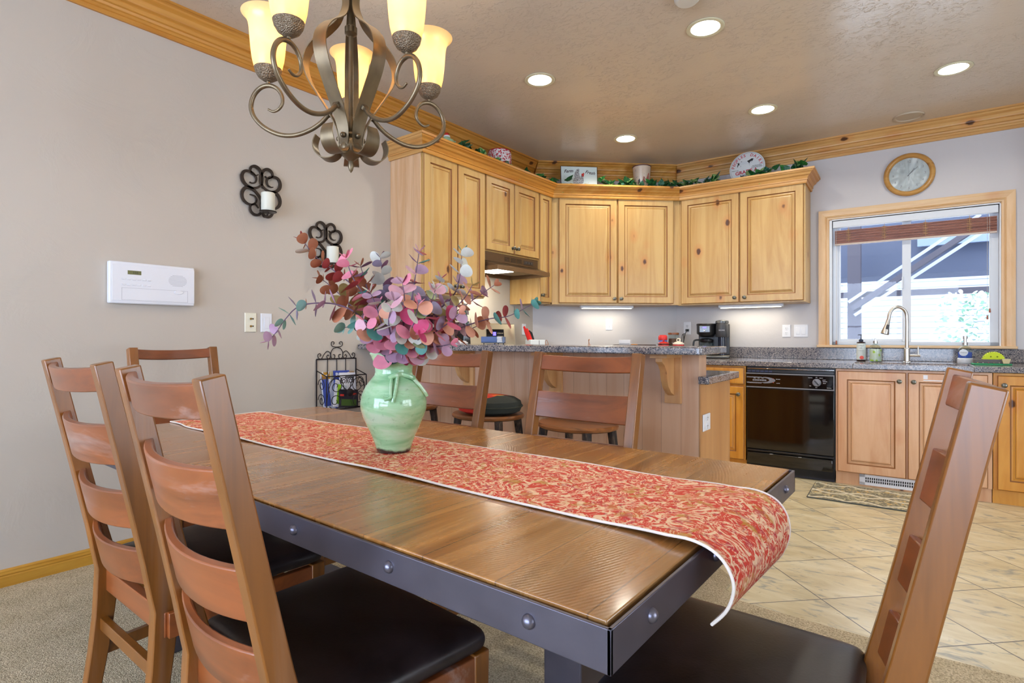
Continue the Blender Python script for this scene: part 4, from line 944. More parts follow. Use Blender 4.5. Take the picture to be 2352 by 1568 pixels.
stemm=plain('purple_stem',(98,74,96),.6); rnd=random.Random(11)
off=Vector((1.324,-1.11,-1.0))
for key,pl in BR.items():
    pts=[Vector(p)+off for p in catmull(pl,10)]
    pts=[Vector((rnd.uniform(-.02,.02),rnd.uniform(-.02,.02),-.16))]+pts
    n=len(pts); 
    br=MB().tube(pts,[.0034*(1-.75*k/n) for k in range(n)],6).build('branch',stemm,bq)
    lv=MB(); acc=0; last=pts[1]; palc=BP_.get(key,PC if key in'opqrstuvyz' else PL if key in'x' else PR)
    step=.022 if key in'opqrstuvz' else .025; total=sum((pts[k+1]-pts[k]).length for k in range(1,n-1)); run=0; cnt=0; ang=rnd.uniform(0,PI)
    start=.055 if key in'opqrstuvyzwx' else .10
    for k in range(1,n-1):
        seg=pts[k+1]-pts[k]; run+=seg.length; acc+=seg.length
        if acc>=step and run>start:
            acc=0; t_=seg.normalized(); f=run/total; size=(.053 if key in'opqrstuvz' else .051)*(1-.42*f)*rnd.uniform(.9,1.3)
            a1=t_.orthogonal().normalized(); a2=t_.cross(a1); ang+=PI/2+rnd.uniform(-.4,.4)
            mi=palc[int(len(palc)*(.999-f))%len(palc)] if key in BP_ and rnd.random()<.7 else rnd.choice(palc)
            for s_ in(0,PI):
                dd=(a1*math.cos(ang+s_)+a2*math.sin(ang+s_))*.9+t_*rnd.uniform(.1,.6)
                ow=Vector((pts[k+1].x,pts[k+1].y,.3*pts[k+1].z)); ow=ow.normalized()
                leaf(lv,pts[k+1],dd,ow+t_*.25+Vector((rnd.uniform(-.45,.45),rnd.uniform(-.45,.45),rnd.uniform(-.3,.5))),size*rnd.uniform(.9,1.15),size*rnd.uniform(.92,1.12),mi if rnd.random()<.75 else rnd.choice(palc))
    mi=rnd.choice(palc); t_=(pts[-1]-pts[-3]).normalized(); a1=t_.orthogonal()
    for s_ in(-1,1): leaf(lv,pts[-1],t_+a1*.5*s_,a1+Vector((.3,0,.2)),.026,.018,mi)
    lv.build('leaves',LM,br)
# fill of loose round leaves low in the middle
for q in range(14):
    a=rnd.uniform(0,2*PI); rr=rnd.uniform(.03,.10); tip=Vector((rr*math.cos(a),rr*math.sin(a),rnd.uniform(.09,.22)))
    pts=catmull([(0,0,-.1),(tip.x*.3,tip.y*.3,.05),tuple(tip)],6)
    br=MB().tube(pts,.0022,6).build('branch',stemm,bq); lv=MB()
    for k in range(5,len(pts),1):
        for s_ in range(2):
            dd=Vector((rnd.uniform(-1,1),rnd.uniform(-1,1),rnd.uniform(-.3,.8))); leaf(lv,pts[k],dd,Vector((pts[k].x*8+rnd.uniform(-.4,.4),pts[k].y*8+rnd.uniform(-.4,.4),.3)),rnd.uniform(.030,.046),rnd.uniform(.028,.044),rnd.choice(PC+PR[:4]+[9]))
    lv.build('leaves',LM,br)
# ================================================================== LEFT WALL
def ironbar(pts2,w0,w1,dep,parent,cx,cz,y,mat,name='scroll',mid=None):
    q=catmull([(cx+a,y,cz+b) for a,b in pts2],6); n=len(q)
    ww=[]
    for k in range(n):
        f=k/(n-1); ww.append(w0+(w1-w0)*f if mid is None else (w0+(mid-w0)*min(1,f*2.5) if f<.4 else mid+(w1-mid)*(f-.4)/.6))
    return MB().bar(q,ww,dep,(0,1,0)).build(name,mat,parent,bevel=.0012)
def sconce(label,y0,z0,clabel):
    r=thing('wall_sconce',label,'sconce',FA[0],FA[1],'scrolled wall sconces')
    k=.000252; o=lambda pts:[((a-675)*k,(760-b)*k) for a,b in pts]
    big=o([(675,560),(620,630),(540,680),(430,700),(310,660),(225,570),(205,450),(260,345),(370,320),(480,360),(545,450),(520,550),(440,585),(385,570)])
    small=o([(675,600),(690,480),(680,340),(620,220),(520,170),(430,205),(400,290),(450,365),(530,385),(595,350)])
    low=o([(675,1180),(690,1060),(660,930),(580,820),(470,730),(350,700),(250,760),(205,880),(230,1000),(320,1080),(430,1095),(520,1040),(550,950),(500,875),(390,860)])
    lsm=o([(675,1100),(680,1200),(610,1300),(510,1320),(430,1270),(395,1180),(430,1095),(520,1070),(600,1150)])
    for pts,w0,w1,md in((big,.010,.005,.020),(small,.012,.005,.018),(low,.010,.005,.020),(lsm,.012,.005,.016)):
        for s in(1,-1): ironbar([(a*s,b) for a,b in pts],w0,w1,.012,r,y0,z0,-.018,M['iron'],'scroll',md)
    MB().tube(catmull([(y0,-.020,z0-.115),(y0,-.045,z0-.150),(y0,-.080,z0-.148),(y0,-.094,z0-.128)],5),.005,8).build('arm',M['iron'],r)
    MB().lathe([(.0001,-.0),(.046,.0),(.050,.004),(.049,.006),(.0001,.004)],(y0,-.094,z0-.130),28).build('plate',M['iron'],r)
    c=thing('pillar_candle',clabel,'candle',at(FA,y0,-.094,z0-.1255),FA[1],'cream candles on the wall sconces')
    prof=[(.036,0),(.0385,.003),(.0385,.108),(.034,.112),(.026,.106),(.0001,.100)]
    o_=MB().lathe(prof,(0,0,0),28).build('wax',plain('candle_wax',(214,214,200),.45),c)
    MB().cyl((0,0,.100),.0012,0,.010,6).build('wick',M['black'],c)
sconce('dark scrolled iron wall sconce left, nearer the alarm panel',1.715,1.985,'cream pillar candle on the left sconce')
sconce('dark scrolled iron wall sconce right, behind the eucalyptus leaves',2.157,1.722,'cream pillar candle on the right sconce')
# alarm keypad panel
al=thing('alarm_panel','white wall alarm panel with small green display and speaker grille','alarm panel',FA[0],FA[1])
x0,x1,z0,z1=.934,1.328,1.281,1.490
MB().box(x0,x1,-.036,-.001,z0,z1).build('housing',M['white'],al,bevel=.006)
MB().box(x0+.012,x1-.002,-.0385,-.036,z0+.014,z1-.014).build('face',M['white'],al,bevel=.001)
lcd=MB().box(x0+.078,x0+.138,-.0392,-.0384,z1-.062,z1-.042).build('lcd_display',M['lcd'],al)
text('digits','155',.017,plain('lcd_digit',(40,40,18),.4),T(x0+.112,-.0393,z1-.0525)@STAND,lcd)
sg=plain('groove_grey',(170,172,180),.6)
for i in range(6):
    for j in range(2): MB().box(x0+.052+i*.0225,x0+.069+i*.0225,-.0415,-.0384,z1-.090-j*.028,z1-.082-j*.028).build('key',M['white'],al,bevel=.002)
m=MB()
for k in range(9):
    zz=z1-.052-k*.0068; hw=.045*math.sqrt(max(0,1-((k-4)/4.9)**2)); m.box(x1-.085-hw,x1-.085+hw,-.0390,-.0384,zz,zz+.002)
m.build('speaker_grille',sg,al)
MB().lathe([(.022,0),(.020,.003),(.0001,.0035)],(0,0,0),24,M=T(x1-.080,-.0385,z0+.070)@STAND,sy=.45).build('nav_pad',M['white'],al)
m=MB()
for b in((x0+.052,x1-.035,z0+.078,z0+.0792),(x0+.052,x1-.035,z0+.018,z0+.0192),(x0+.052,x0+.0532,z0+.018,z0+.079),(x1-.0362,x1-.035,z0+.018,z0+.079)): m.box(b[0],b[1],-.0389,-.0384,b[2],b[3])
m.build('battery_door_line',sg,al)
# magazine rack
rk=thing('magazine_rack','black wrought-iron scrolled magazine rack hanging on the left wall by the bar','magazine rack',FA[0],FA[1])
ir=plain('black_wrought_iron',(38,30,32),.45,.5)
ya,yb,zt_,zb_=2.095,2.405,.966,.620; fa,fb,ft,fz,fy=2.085,2.395,.858,.640,-.135
def wire(p,rr=.0035,name='wire',cat_=True): return MB().tube(catmull(p,6) if cat_ else p,rr,6).build(name,ir,rk)
wire([(ya,-.006,zb_),(ya,-.006,zt_)],.0045,'upright',False); wire([(yb,-.006,zb_),(yb,-.006,zt_)],.0045,'upright',False); wire([(ya,-.006,zt_),(yb,-.006,zt_)],.0045,'top_rail',False); wire([(ya,-.006,zb_),(yb,-.006,zb_)],.004,'bottom_rail',False)
for q in(.27,.5,.73): wire([(ya+(yb-ya)*q,-.006,zb_),(ya+(yb-ya)*q,-.006,zt_)],.0028,'upright',False)
wire([(fa,fy,ft),(fb,fy,ft)],.004,'front_rail',False); wire([(fa,fy,fz),(fb,fy,fz)],.004,'front_rail',False)
for s in(fa,fb): wire([(s,fy,fz),(s,fy,ft)],.004,'upright',False)
for s,q in((ya,fa),(yb,fb)): wire([(s,-.006,zt_-.075),(q,fy,ft)],.0035,'side_rail',False); wire([(s,-.006,zb_),(q,fy,fz)],.0035,'side_rail',False)
def S2(cx,cz,pts,y=fy,rr=.0026,flip=1): wire([(cx+flip*a,y,cz+b) for a,b in pts],rr,'scroll')
mid=(fa+fb)/2
for fl in(1,-1):
    S2(mid,.75,[(.155,-.10),(.15,-.03),(.13,.05),(.10,.095),(.055,.10),(.03,.05),(.02,0)],flip=fl)
    S2(mid,.75,[(q[0],q[1]) for q in spiral(-.085,.04,.060,.008,PI*1.2,PI*-2.2,16)],flip=fl)
    S2(mid,.75,[(q[0],q[1]) for q in spiral(-.09,-.055,.055,.010,PI*-.8,PI*2.2,16)],flip=fl)
    S2(mid,.795,[(q[0],q[1]) for q in spiral(-.028,.03,.026,.006,PI*-.25,PI*3.0,14)],flip=fl)
    S2(mid,.795,[(0,-.035),(.03,-.01),(.052,.02),(.045,.052)],flip=fl)
    # side scrolls
    xs=fa if fl==1 else fb; xw=ya if fl==1 else yb
    for zc in(.80,.70): wire([(xs+(xw-xs)*(.5+q[0]/.13),fy+(-.006-fy)*(.5+q[0]/.13),zc+q[1]) for q in spiral(0,0,.045,.008,0,PI*3,14)],.0024,'scroll')
    # crest
    tcx=(ya+yb)/2
    wire([(tcx+fl*a,-.006,zt_+b) for a,b in((0,.078),(.030,.068),(.046,.042),(.045,.012),(.030,.002),(.016,.010),(.018,.028),(.030,.028))],.0026,'crest_scroll')
    wire([(tcx+fl*a,-.006,zt_+b) for a,b in((0,.080),(.022,.082),(.042,.090),(.042,.112),(.028,.116),(.020,.106),(.028,.098))],.0026,'crest_scroll')
    wire([(tcx+fl*a,-.006,zt_+b) for a,b in((.062,.020),(.070,.028),(.078,.014),(.066,.003),(.050,.012),(.052,.040),(.075,.052),(.10,.030),(.118,.004),(.140,.008),(.146,.028),(.132,.038),(.122,.028),(.130,.020))],.0026,'crest_scroll')
MB().lathe([(.0001,0),(.022,.002),(.026,.006),(.0001,.012)],(0,0,0),20,M=T(mid+.02,fy-.001,.745)@STAND).build('rosette',ir,rk)
def mag(name,label,x,z,w,h,y,tilt,mat,parts=(),rz=0,thk=.006):
    o=thing(name,label,'magazine',at(FA,x,y,z),FA[1]); o.rotation_euler=(R(-8),R(tilt),FA[1]+rz)
    MB().box(-w/2,w/2,-thk/2,thk/2,0,h).build('cover',mat,o,bevel=.0006)
    for nm,a,b,c,d,mt in parts: MB().box(a,b,-thk/2-.0012,-thk/2-.0002,c,d).build(nm,mt,o)
    return o
pw_=plain('paper_white',(220,222,232),.45); pb_=plain('magazine_blue',(64,84,168),.4); pg_=plain('magazine_gold',(190,140,40),.4); pk_=plain('magazine_dark',(30,30,44),.4); pgr=plain('magazine_green',(150,206,40),.4); prd=plain('magazine_red',(190,50,40),.4); pyl=plain('magazine_tan',(200,190,150),.4); pdg=plain('magazine_forest',(60,90,30),.5)
o=mag('magazine','white and blue magazine with a gold O square, farthest back in the rack',2.235,.636,.20,.312,-.030,-2,pw_,[('blue_band',-.095,-.045,.02,.22,pb_),('gold_square',-.092,-.030,.20,.285,pg_),('photo',-.026,.085,.19,.285,pyl)])
text('letter','O',.075,pw_,T(-.061,-.0046,.243)@STAND,o)
o=mag('magazine','blue Park magazine behind the front leaflets',2.272,.636,.125,.252,-.052,1,pb_,[('title_block',-.06,.05,.195,.245,plain('park_blue',(54,72,150),.4)),('photo',.045,.060,.12,.24,pyl)])
text('title','Park',.042,pw_,T(-.012,-.0046,.220)@STAND,o,bold=.001)
mag('magazine','white brochure leaning at the right of the rack',2.300,.638,.13,.235,-.072,2,pw_,[('grey_arc',-.02,.05,.195,.215,plain('arc_grey',(90,90,96),.5)),('red_corner',.0,.03,.0,.03,prd)])
mag('magazine','green and white leaflet tilted at the front left of the rack',2.205,.648,.09,.18,-.092,12,pw_,[('green_stripe',-.025,.0,.02,.15,pgr),('grey_panel',.0,.045,.02,.15,plain('pale_grey_print',(190,196,206),.5))])
mag('magazine','dark magazine with red bars and a green landscape, low at the front',2.27,.640,.15,.12,-.110,6,pk_,[('red_bar',-.07,-.04,.075,.088,prd),('red_bar',.0,.06,.085,.098,prd),('landscape',-.06,.06,.012,.055,pdg)])
mag('magazine','tan card standing at the right end of the rack',2.365,.640,.055,.27,-.03,0,plain('tan_card',(176,138,92),.6))
# ================================================================== WINDOW WALL: clock
ck=thing('wall_clock','round white wall clock with a honey wood rim above the kitchen window','clock',at(FB,1.951,-.003,2.458),FB[1])
MB().lathe([(.172,0),(.176,.008),(.176,.020),(.168,.032),(.155,.036),(.143,.030),(.137,.018),(.137,.0)],(0,0,0),56,M=STAND).build('rim',wood('clock_rim',(196,150,84),(160,110,52),0,12,0,.3,.3),ck)
MB().lathe([(.0001,.010),(.138,.010)],(0,0,0),48,M=STAND).build('dial_face',plain('clock_white',(222,232,232),.12),ck)
nm=plain('pewter_numeral',(150,152,154),.5)
for k in range(1,13):
    a=PI/2-2*PI*k/12; text('numeral',str(k),.028,nm,T(.108*math.cos(a),-.0112,.108*math.sin(a))@Matrix.Rotation(0,4,'Y')@STAND,ck)
for a_,L_,w_ in((52,.060,.004),(44,.082,.003)):
    Mx=Matrix.Rotation(R(-a_),4,'Y'); MB().box(-.015,L_,-.0135,-.0125,-w_/2,w_/2,M=Mx).build('hand',plain('hand_grey',(110,112,114),.4),ck)
MB().box(-.0006,.0006,-.015,-.0142,-.05,.03).build('second_hand',nm,ck)
# ================================================================== SINK SIDE
fc=thing('kitchen_faucet','brushed steel gooseneck faucet with side lever behind the sink','faucet',at(FB,1.933,-.40,.9155),FB[1]+R(10))
pts=[(0,0,.10),(0,0,.20),(0,0,.33),(-.006,-.002,.385),(-.030,-.010,.420),(-.065,-.022,.432),(-.098,-.034,.415),(-.118,-.042,.380),(-.124,-.045,.345),(-.128,-.047,.325)]
MB().tube(catmull(pts,6),.0125,14).build('neck',M['steel'],fc)
MB().lathe([(.026,0),(.026,.006),(.020,.010),(.019,.10),(.017,.112),(.0128,.115)],(0,0,0),24).build('base',M['steel'],fc)
MB().tube([(-.127,-.047,.335),(-.136,-.050,.29),(-.150,-.055,.232),(-.153,-.056,.222)],[.013,.017,.029,.028],18).build('spray_head',M['steel'],fc)
MB().box(-.010,.010,-.004,.004,-.02,.02,M=T(-.137,-.072,.275)@Matrix.Rotation(R(14),4,'Y')).build('spray_button',M['darkgrey'],fc,bevel=.003)
MB().tube([(.012,0,.055),(.085,0,.055)],.0095,14).build('lever_arm',M['steel'],fc); MB().tube([(.072,0,.055),(.072,-.002,.125)],[.006,.005],10).build('lever',M['steel'],fc)
def bottle(name,label,cat,s,y,rz=0,z=.9155): return thing(name,label,cat,at(FB,s,y,z),FB[1]+rz)
b=bottle('soap_bottle','slim dark soap bottle with white label, grapefruit print and black pump','bottle',1.625,-.235)
MB().lathe([(.030,0),(.032,.003),(.032,.152),(.029,.158),(.014,.162)],(0,0,0),28).build('body',plain('amber_dark',(44,22,20),.2),b)
MB().lathe([(.0325,.012),(.0328,.014),(.0328,.145),(.0325,.147)],(0,0,0),28).build('label_wrap',plain('label_white',(206,214,212),.5),b)
MB().lathe([(.015,.160),(.016,.175),(.010,.182),(.004,.184),(.004,.212),(.006,.214),(.006,.220),(.0001,.221)],(0,0,0),18).build('pump',plain('pump_navy',(40,50,70),.3),b)
MB().tube([(0,0,.217),(-.016,-.004,.219),(-.022,-.006,.214)],.0035,8).build('nozzle',plain('pump_navy',(40,50,70)),b)
MB().lathe([(.0001,.0006),(.015,.0)],(0,0,0),20,M=T(.006,-.0335,.030)@STAND).build('grapefruit_print',plain('grapefruit_red',(220,80,64),.5),b)
g_=plain('label_print',(120,128,132),.6)
for k,s_ in enumerate(('GRAPEFRUIT','SOAP','HAND WASH')): text('lettering',s_,.008,g_,T(0,-.0336,.128-.02*k)@STAND,b)
b=bottle('soap_bottle','clear round soap bottle with green and yellow lemon label','bottle',1.728,-.335)
MB().lathe([(.040,0),(.043,.004),(.043,.105),(.038,.125),(.022,.140),(.015,.145),(.0148,.152)],(0,0,0),32).build('body',M['clear'],b)
tl_=NT('lemon_label'); v=tl_.coord(False); x_=tl_.vor(v,34); tl_=tl_.set(tl_.mix(tl_.step(x_,.42,.30),lin((214,220,204)),lin((176,204,60))),.45)
MB().lathe([(.0385,.006),(.0405,.008),(.0405,.100),(.038,.102)],(0,0,0),32).build('label_wrap',tl_,b)
MB().lathe([(.017,.148),(.017,.168),(.005,.170),(.005,.184),(.011,.186),(.0001,.188)],(0,0,0),20).build('pump',M['chrome'],b); MB().tube([(0,0,.186),(-.02,-.004,.187),(-.026,-.005,.182)],.003,8).build('nozzle',M['clear'],b)
b=bottle('soap_dispenser','blue soap dispenser with a silver pump and white base','bottle',2.293,-.26)
MB().lathe([(.044,0),(.0465,.004),(.0465,.036),(.043,.040)],(0,0,0),32).build('base_cup',M['white'],b)
MB().lathe([(.0440,.041),(.0445,.045),(.0445,.095),(.040,.112),(.026,.126),(.017,.132),(.016,.140)],(0,0,0),32).build('body',M['clear'],b)
MB().lathe([(.041,.042),(.042,.044),(.042,.085),(.0001,.086)],(0,0,0),30).build('blue_soap',plain('blue_soap_liquid',(84,110,214),.2),b)
MB().lathe([(.018,.138),(.018,.158),(.011,.160),(.011,.184),(.016,.186),(.016,.206),(.0001,.207)],(0,0,0),20).build('pump',M['chrome'],b)
MB().lathe([(.0001,.0008),(.026,.0)],(0,0,0),22,M=T(-.012,-.0455,.082)@STAND).build('round_label',plain('label_white2',(206,212,222),.5),b); text('lettering','Method',.012,g_,T(-.012,-.0467,.082)@STAND,b)
sg_=bottle('scrub_sponge','yellow scalloped half-round scrub sponge with two holes standing in the dish tray','sponge',2.435,-.46,R(8),.9262)
P=[]
for k in range(49):
    a=PI*k/48; rr=.062+.0035*math.cos(a*30); P.append((rr*math.cos(a)*1.0,.020+rr*math.sin(a)*.98))
P=[(.060,.004),(.062,.010)]+P+[(-.062,.010),(-.060,.004)]
MB().prism(P,-.016,.016,M=STAND).build('foam',plain('sponge_yellow',(190,206,36),.7),sg_)
for xx in(-.018,.018): MB().lathe([(.0001,.0004),(.0055,.0)],(0,0,0),14,M=T(xx,-.0166,.048)@STAND).build('eye_hole',plain('sponge_hole',(120,130,20),.9),sg_)
dt=bottle('sponge_tray','green and brown dish tray holding the sponge and a small brush','tray',2.425,-.46,R(8))
MB().box(-.105,.105,-.040,.055,0,.010).build('green_mat',plain('green_mat',(40,150,96),.6),dt,bevel=.003)
m=MB(); m.box(-.100,.075,-.030,-.022,.0105,.040); m.box(-.100,.075,.020,.028,.0105,.040); m.box(-.100,-.092,-.022,.020,.0105,.040); m.build('holder',plain('holder_brown',(84,80,76),.5),dt,bevel=.002)
MB().hexa([(.055,-.045,.0115),(.085,-.045,.0115),(.085,-.032,.0115),(.055,-.032,.0115),(.045,-.047,.044),(.095,-.047,.044),(.095,-.032,.044),(.045,-.032,.044)]).build('brush_head',plain('wood_pale',(200,186,140),.6),dt)
for k,c_ in enumerate(((226,200,60),(230,230,230),(220,60,80),(210,190,120),(230,220,200))): MB().lathe([(.0001,0),(.004,.003),(.0001,.006)],(-.085+k*.030,-.034,.012),8).build('bead',plain('bead%d'%k if False else 'bead_'+'abcde'[k],c_,.4),dt)
# ================================================================== COFFEE CORNER
cm=thing('coffee_maker','black dual coffee maker with glass carafe and blue display beside the corner outlet','coffee maker',at(FB,.430,-.245,.9155),FB[1]+R(12))
MB().box(-.135,.155,-.115,.10,0,.030).build('base',plain('gunmetal',(96,94,88),.25,.7),cm,bevel=.012)
MB().box(-.13,.150,.035,.105,.030,.325).build('rear_tank',M['darkgrey'],cm,bevel=.008)
MB().lathe([(.082,.225),(.088,.235),(.088,.305),(.092,.318),(.088,.326),(.0001,.328)],(-.055,-.02,0),32).build('brew_head',M['black'],cm)
MB().lathe([(.050,.200),(.062,.205),(.075,.224)],(-.055,-.02,0),28).build('filter_cone',M['black'],cm)
o=MB().box(-.118,-.012,-.118,-.095,.238,.308).build('control_panel',M['darkgrey'],cm,bevel=.008)
MB().box(-.110,-.020,-.1195,-.1175,.245,.302).build('panel_face',M['blackgloss'],o,bevel=.004)
MB().box(-.082,-.050,-.1205,-.1190,.282,.295).build('display',M['led'],o)
wt2=plain('panel_icon',(200,200,204),.4)
for a_,b_ in((-.100,.288),(-.033,.288),(-.100,.272),(-.078,.272),(-.055,.272),(-.033,.272),(-.100,.258),(-.078,.258),(-.033,.258)): MB().box(a_-.004,a_+.004,-.1203,-.1190,b_-.002,b_+.002).build('key',wt2,o)
MB().lathe([(.009,0),(.008,.004),(.0001,.005)],(0,0,0),16,M=T(-.064,-.1195,.258)@STAND).build('knob',M['chrome'],o)
MB().lathe([(.062,.032),(.070,.040),(.072,.070),(.068,.120),(.058,.155),(.056,.158)],(-.055,-.025,0),32).build('carafe_glass',M['clear'],cm)
MB().lathe([(.058,.150),(.062,.155),(.062,.176),(.040,.186),(.0001,.188)],(-.055,-.025,0),28).build('carafe_lid',M['black'],cm)
MB().tube(catmull([(-.105,-.045,.172),(-.150,-.062,.170),(-.166,-.068,.150),(-.170,-.070,.080),(-.168,-.070,.050)],5),.0085,10).build('carafe_handle',M['black'],cm)
MB().lathe([(.052,.200),(.056,.206),(.056,.300),(.050,.322),(.048,.328)],(.085,-.055,0),30).build('pod_head',M['darkgrey'],cm)
MB().lathe([(.055,.325),(.060,.330),(.058,.350),(.030,.358),(.0001,.360)],(.085,-.045,0),30).build('pod_lid',plain('satin_grey',(110,112,112),.25,.7),cm)
MB().box(.060,.130,-.045,.095,.322,.345).build('lid_bridge',plain('satin_grey',(110,112,112)),cm,bevel=.006)
MB().cyl((.085,-.02,0),.036,.030,.205,24).build('column',plain('blue_black',(34,38,52),.25),cm)
text('lettering','KEURIG',.015,wt2,T(.085,-.1120,.262)@STAND,cm)
cd=thing('power_cord','black coffee maker cord hanging from the corner outlet','cord')
P=[at(FB,.118,-.012,1.184),at(FB,.122,-.040,1.182),at(FB,.108,-.050,1.150),at(FB,.092,-.050,1.08),at(FB,.085,-.06,.99),at(FB,.10,-.08,.93),at(FB,.20,-.10,.922),at(FB,.285,-.16,.922)]
MB().tube(catmull(P,6),.004,8).build('cable',M['black'],cd)
P=[at(FB,.104,-.052,1.150),at(FB,.078,-.052,1.135),at(FB,.072,-.052,1.06),at(FB,.084,-.055,1.04),at(FB,.094,-.055,1.09),at(FB,.090,-.055,1.14)]
MB().tube(catmull(P,6),.0035,8).build('cable_loop',M['black'],cd)
MB().box(-.016,.016,-.034,-.0105,-.012,.012,M=fr(FB)@T(.118,0,1.184)).build('plug',M['black'],cd,bevel=.003)
def cthing(name,label,cat,x,y,rz=0,z=.9150): return thing(name,label,cat,(x,y,z),rz)
c_=cthing('creamer_canister','creamer canister with red lid and blue swirl label','canister',-2.125,5.035)
MB().lathe([(.036,0),(.039,.003),(.039,.168),(.036,.172)],(0,0,0),30).build('body',plain('creamer_blue',(84,100,170),.4),c_)
tw_=NT('creamer_swirl'); v=tw_.coord(False); q_=tw_.noise(v,16,2,.5,1.2); tw_=tw_.set(tw_.ramp(q_,[(.42,lin((84,98,172))),(.48,lin((224,226,236))),(.58,lin((224,226,236))),(.61,lin((206,48,60)))]),.4)
MB().lathe([(.0393,.020),(.0396,.022),(.0396,.150),(.0393,.152)],(0,0,0),30).build('label_wrap',tw_,c_)
MB().lathe([(.0405,.172),(.042,.176),(.042,.205),(.036,.214),(.030,.219),(.0001,.220)],(0,0,0),30).build('lid',plain('lid_red',(206,44,44),.35),c_)
c_=cthing('coffee_jar','glass jar of ground coffee with a wooden lid','jar',-2.055,5.120)
MB().lathe([(.045,0),(.048,.004),(.048,.215),(.045,.220)],(0,0,0),32).build('glass',M['clear'],c_); MB().lathe([(.043,.004),(.045,.006),(.045,.185),(.0001,.188)],(0,0,0),30).build('ground_coffee',plain('coffee_brown',(96,62,44),.8),c_)
MB().lathe([(.048,.221),(.051,.223),(.051,.238),(.048,.241),(.0001,.241)],(0,0,0),30).build('wooden_lid',M['stoolseat'],c_)
for nm,lb_,x,y,lc,kc in(('lidded_pot','red ceramic pot with a white lid and white ring handle',-1.955,4.99,(222,216,200),None),('lidded_pot','red ceramic pot with black-rimmed red lid and red knob',-2.075,4.935,(190,40,36),1)):
    c_=cthing(nm,lb_,'pot',x,y)
    MB().lathe([(.040,0),(.048,.004),(.050,.10),(.050,.128),(.047,.132)],(0,0,0),30).build('body',plain('pot_red',(190,30,36),.25),c_)
    MB().lathe([(.052,.1325),(.052,.140),(.040,.150),(.018,.158),(.0001,.159)],(0,0,0),30).build('lid',plain('lid_'+('a' if kc else 'cream'),lc,.3),c_)
    if kc: MB().lathe([(.053,.131),(.055,.135),(.053,.139)],(0,0,0),30).build('lid_rim',M['black'],c_); MB().lathe([(.005,.158),(.009,.166),(.006,.174),(.0001,.176)],(0,0,0),16).build('knob',plain('pot_red',(190,30,36)),c_)
    else: MB().tube([(.016*math.cos(k*PI/10),0,.172+.014*math.sin(k*PI/10)) for k in range(21)],.0045,8).build('ring_handle',plain('lid_cream',lc),c_)
tr=cthing('wicker_basket','dark wicker basket with white packets on the corner worktop','basket',-2.32,4.84,R(10))
wk_=NT('dark_wicker'); v=wk_.coord(False,(1,1,1)); q_=wk_.vor(v,70); wk_.bump(q_,.8,.004); wk_=wk_.set(wk_.mix(q_,lin((66,36,26)),lin((30,18,16))),.6)
m=MB(); 
for b in((-.17,.17,-.11,.11,0,.008),(-.17,.17,-.11,-.10,.008,.118),(-.17,.17,.10,.11,.008,.118),(-.17,-.16,-.10,.10,.008,.118),(.16,.17,-.10,.10,.008,.118)): m.box(*b)
m.build('woven_body',wk_,tr,bevel=.002)
MB().tube([(-.17,-.11,.122),(.17,-.11,.122),(.17,.11,.122),(-.17,.11,.122),(-.17,-.11,.122)],.007,8).build('rim',wk_,tr)
c_=cthing('napkin_box','white box of napkins standing in the wicker basket','box',-2.395,4.80,R(8),.9235); MB().box(-.055,.055,-.03,.03,0,.165).build('carton',M['white'],c_,bevel=.002); MB().box(-.050,.05,-.0305,-.0302,.125,.135).build('fold_line',sg,c_)
c_=cthing('snack_packet','orange snack packet leaning beside the white napkin box','packet',-2.305,4.80,R(4),.9235); MB().box(-.030,.030,-.008,.008,0,.125).build('foil',plain('packet_orange',(226,150,60),.3),c_,bevel=.003)
c_=cthing('tea_packet','green and white paper packet at the right of the basket','packet',-2.20,4.80,R(4),.9235); MB().box(-.032,.032,-.008,.008,0,.115).build('paper',plain('packet_green',(70,160,130),.5),c_,bevel=.003); MB().box(-.034,-.002,-.0095,-.0085,.10,.118).build('white_tab',M['white'],c_)
# knife block by the corner
kb=cthing('knife_block','white knife block with red-handled knives near the kitchen corner','knife block',-3.085,4.30,R(68))
MB().box(-.080,.080,-.05,.05,0,.175).build('block',plain('block_white',(214,220,224),.4),kb,bevel=.003); MB().box(.012,.016,-.0512,-.0502,.09,.17).build('dark_slit',M['black'],kb)
for k,(cx_,cc_) in enumerate(((-.062,(206,30,26)),(-.035,(220,44,36)),(-.012,(30,28,30)))):
    q=[(cx_,0.0,.150),(cx_-.035,0,.235),(cx_-.062,0,.300-.02*k)]
    MB().bar(q,[.020,.030,.018],.012,(0,1,0)).build('knife_handle',plain('handle_'+('black' if k==2 else 'red'+'ab'[k]),cc_,.35),kb,bevel=.003)
bk=cthing('knife_stand','slim black glossy stand left of the stove','stand',-3.07,3.245,R(90),.9150)
MB().hexa([(-.045,-.09,0),(.045,-.09,0),(.045,.09,0),(-.045,.09,0),(-.045,-.09,.315),(.022,-.09,.325),(.022,.09,.325),(-.045,.09,.315)]).build('shell',M['blackgloss'],bk,bevel=.006); MB().box(.030,.0375,-.02,-.01,.04,.20,M=Matrix.Rotation(R(-2),4,'Y')).build('chrome_strip',M['chrome'],bk)
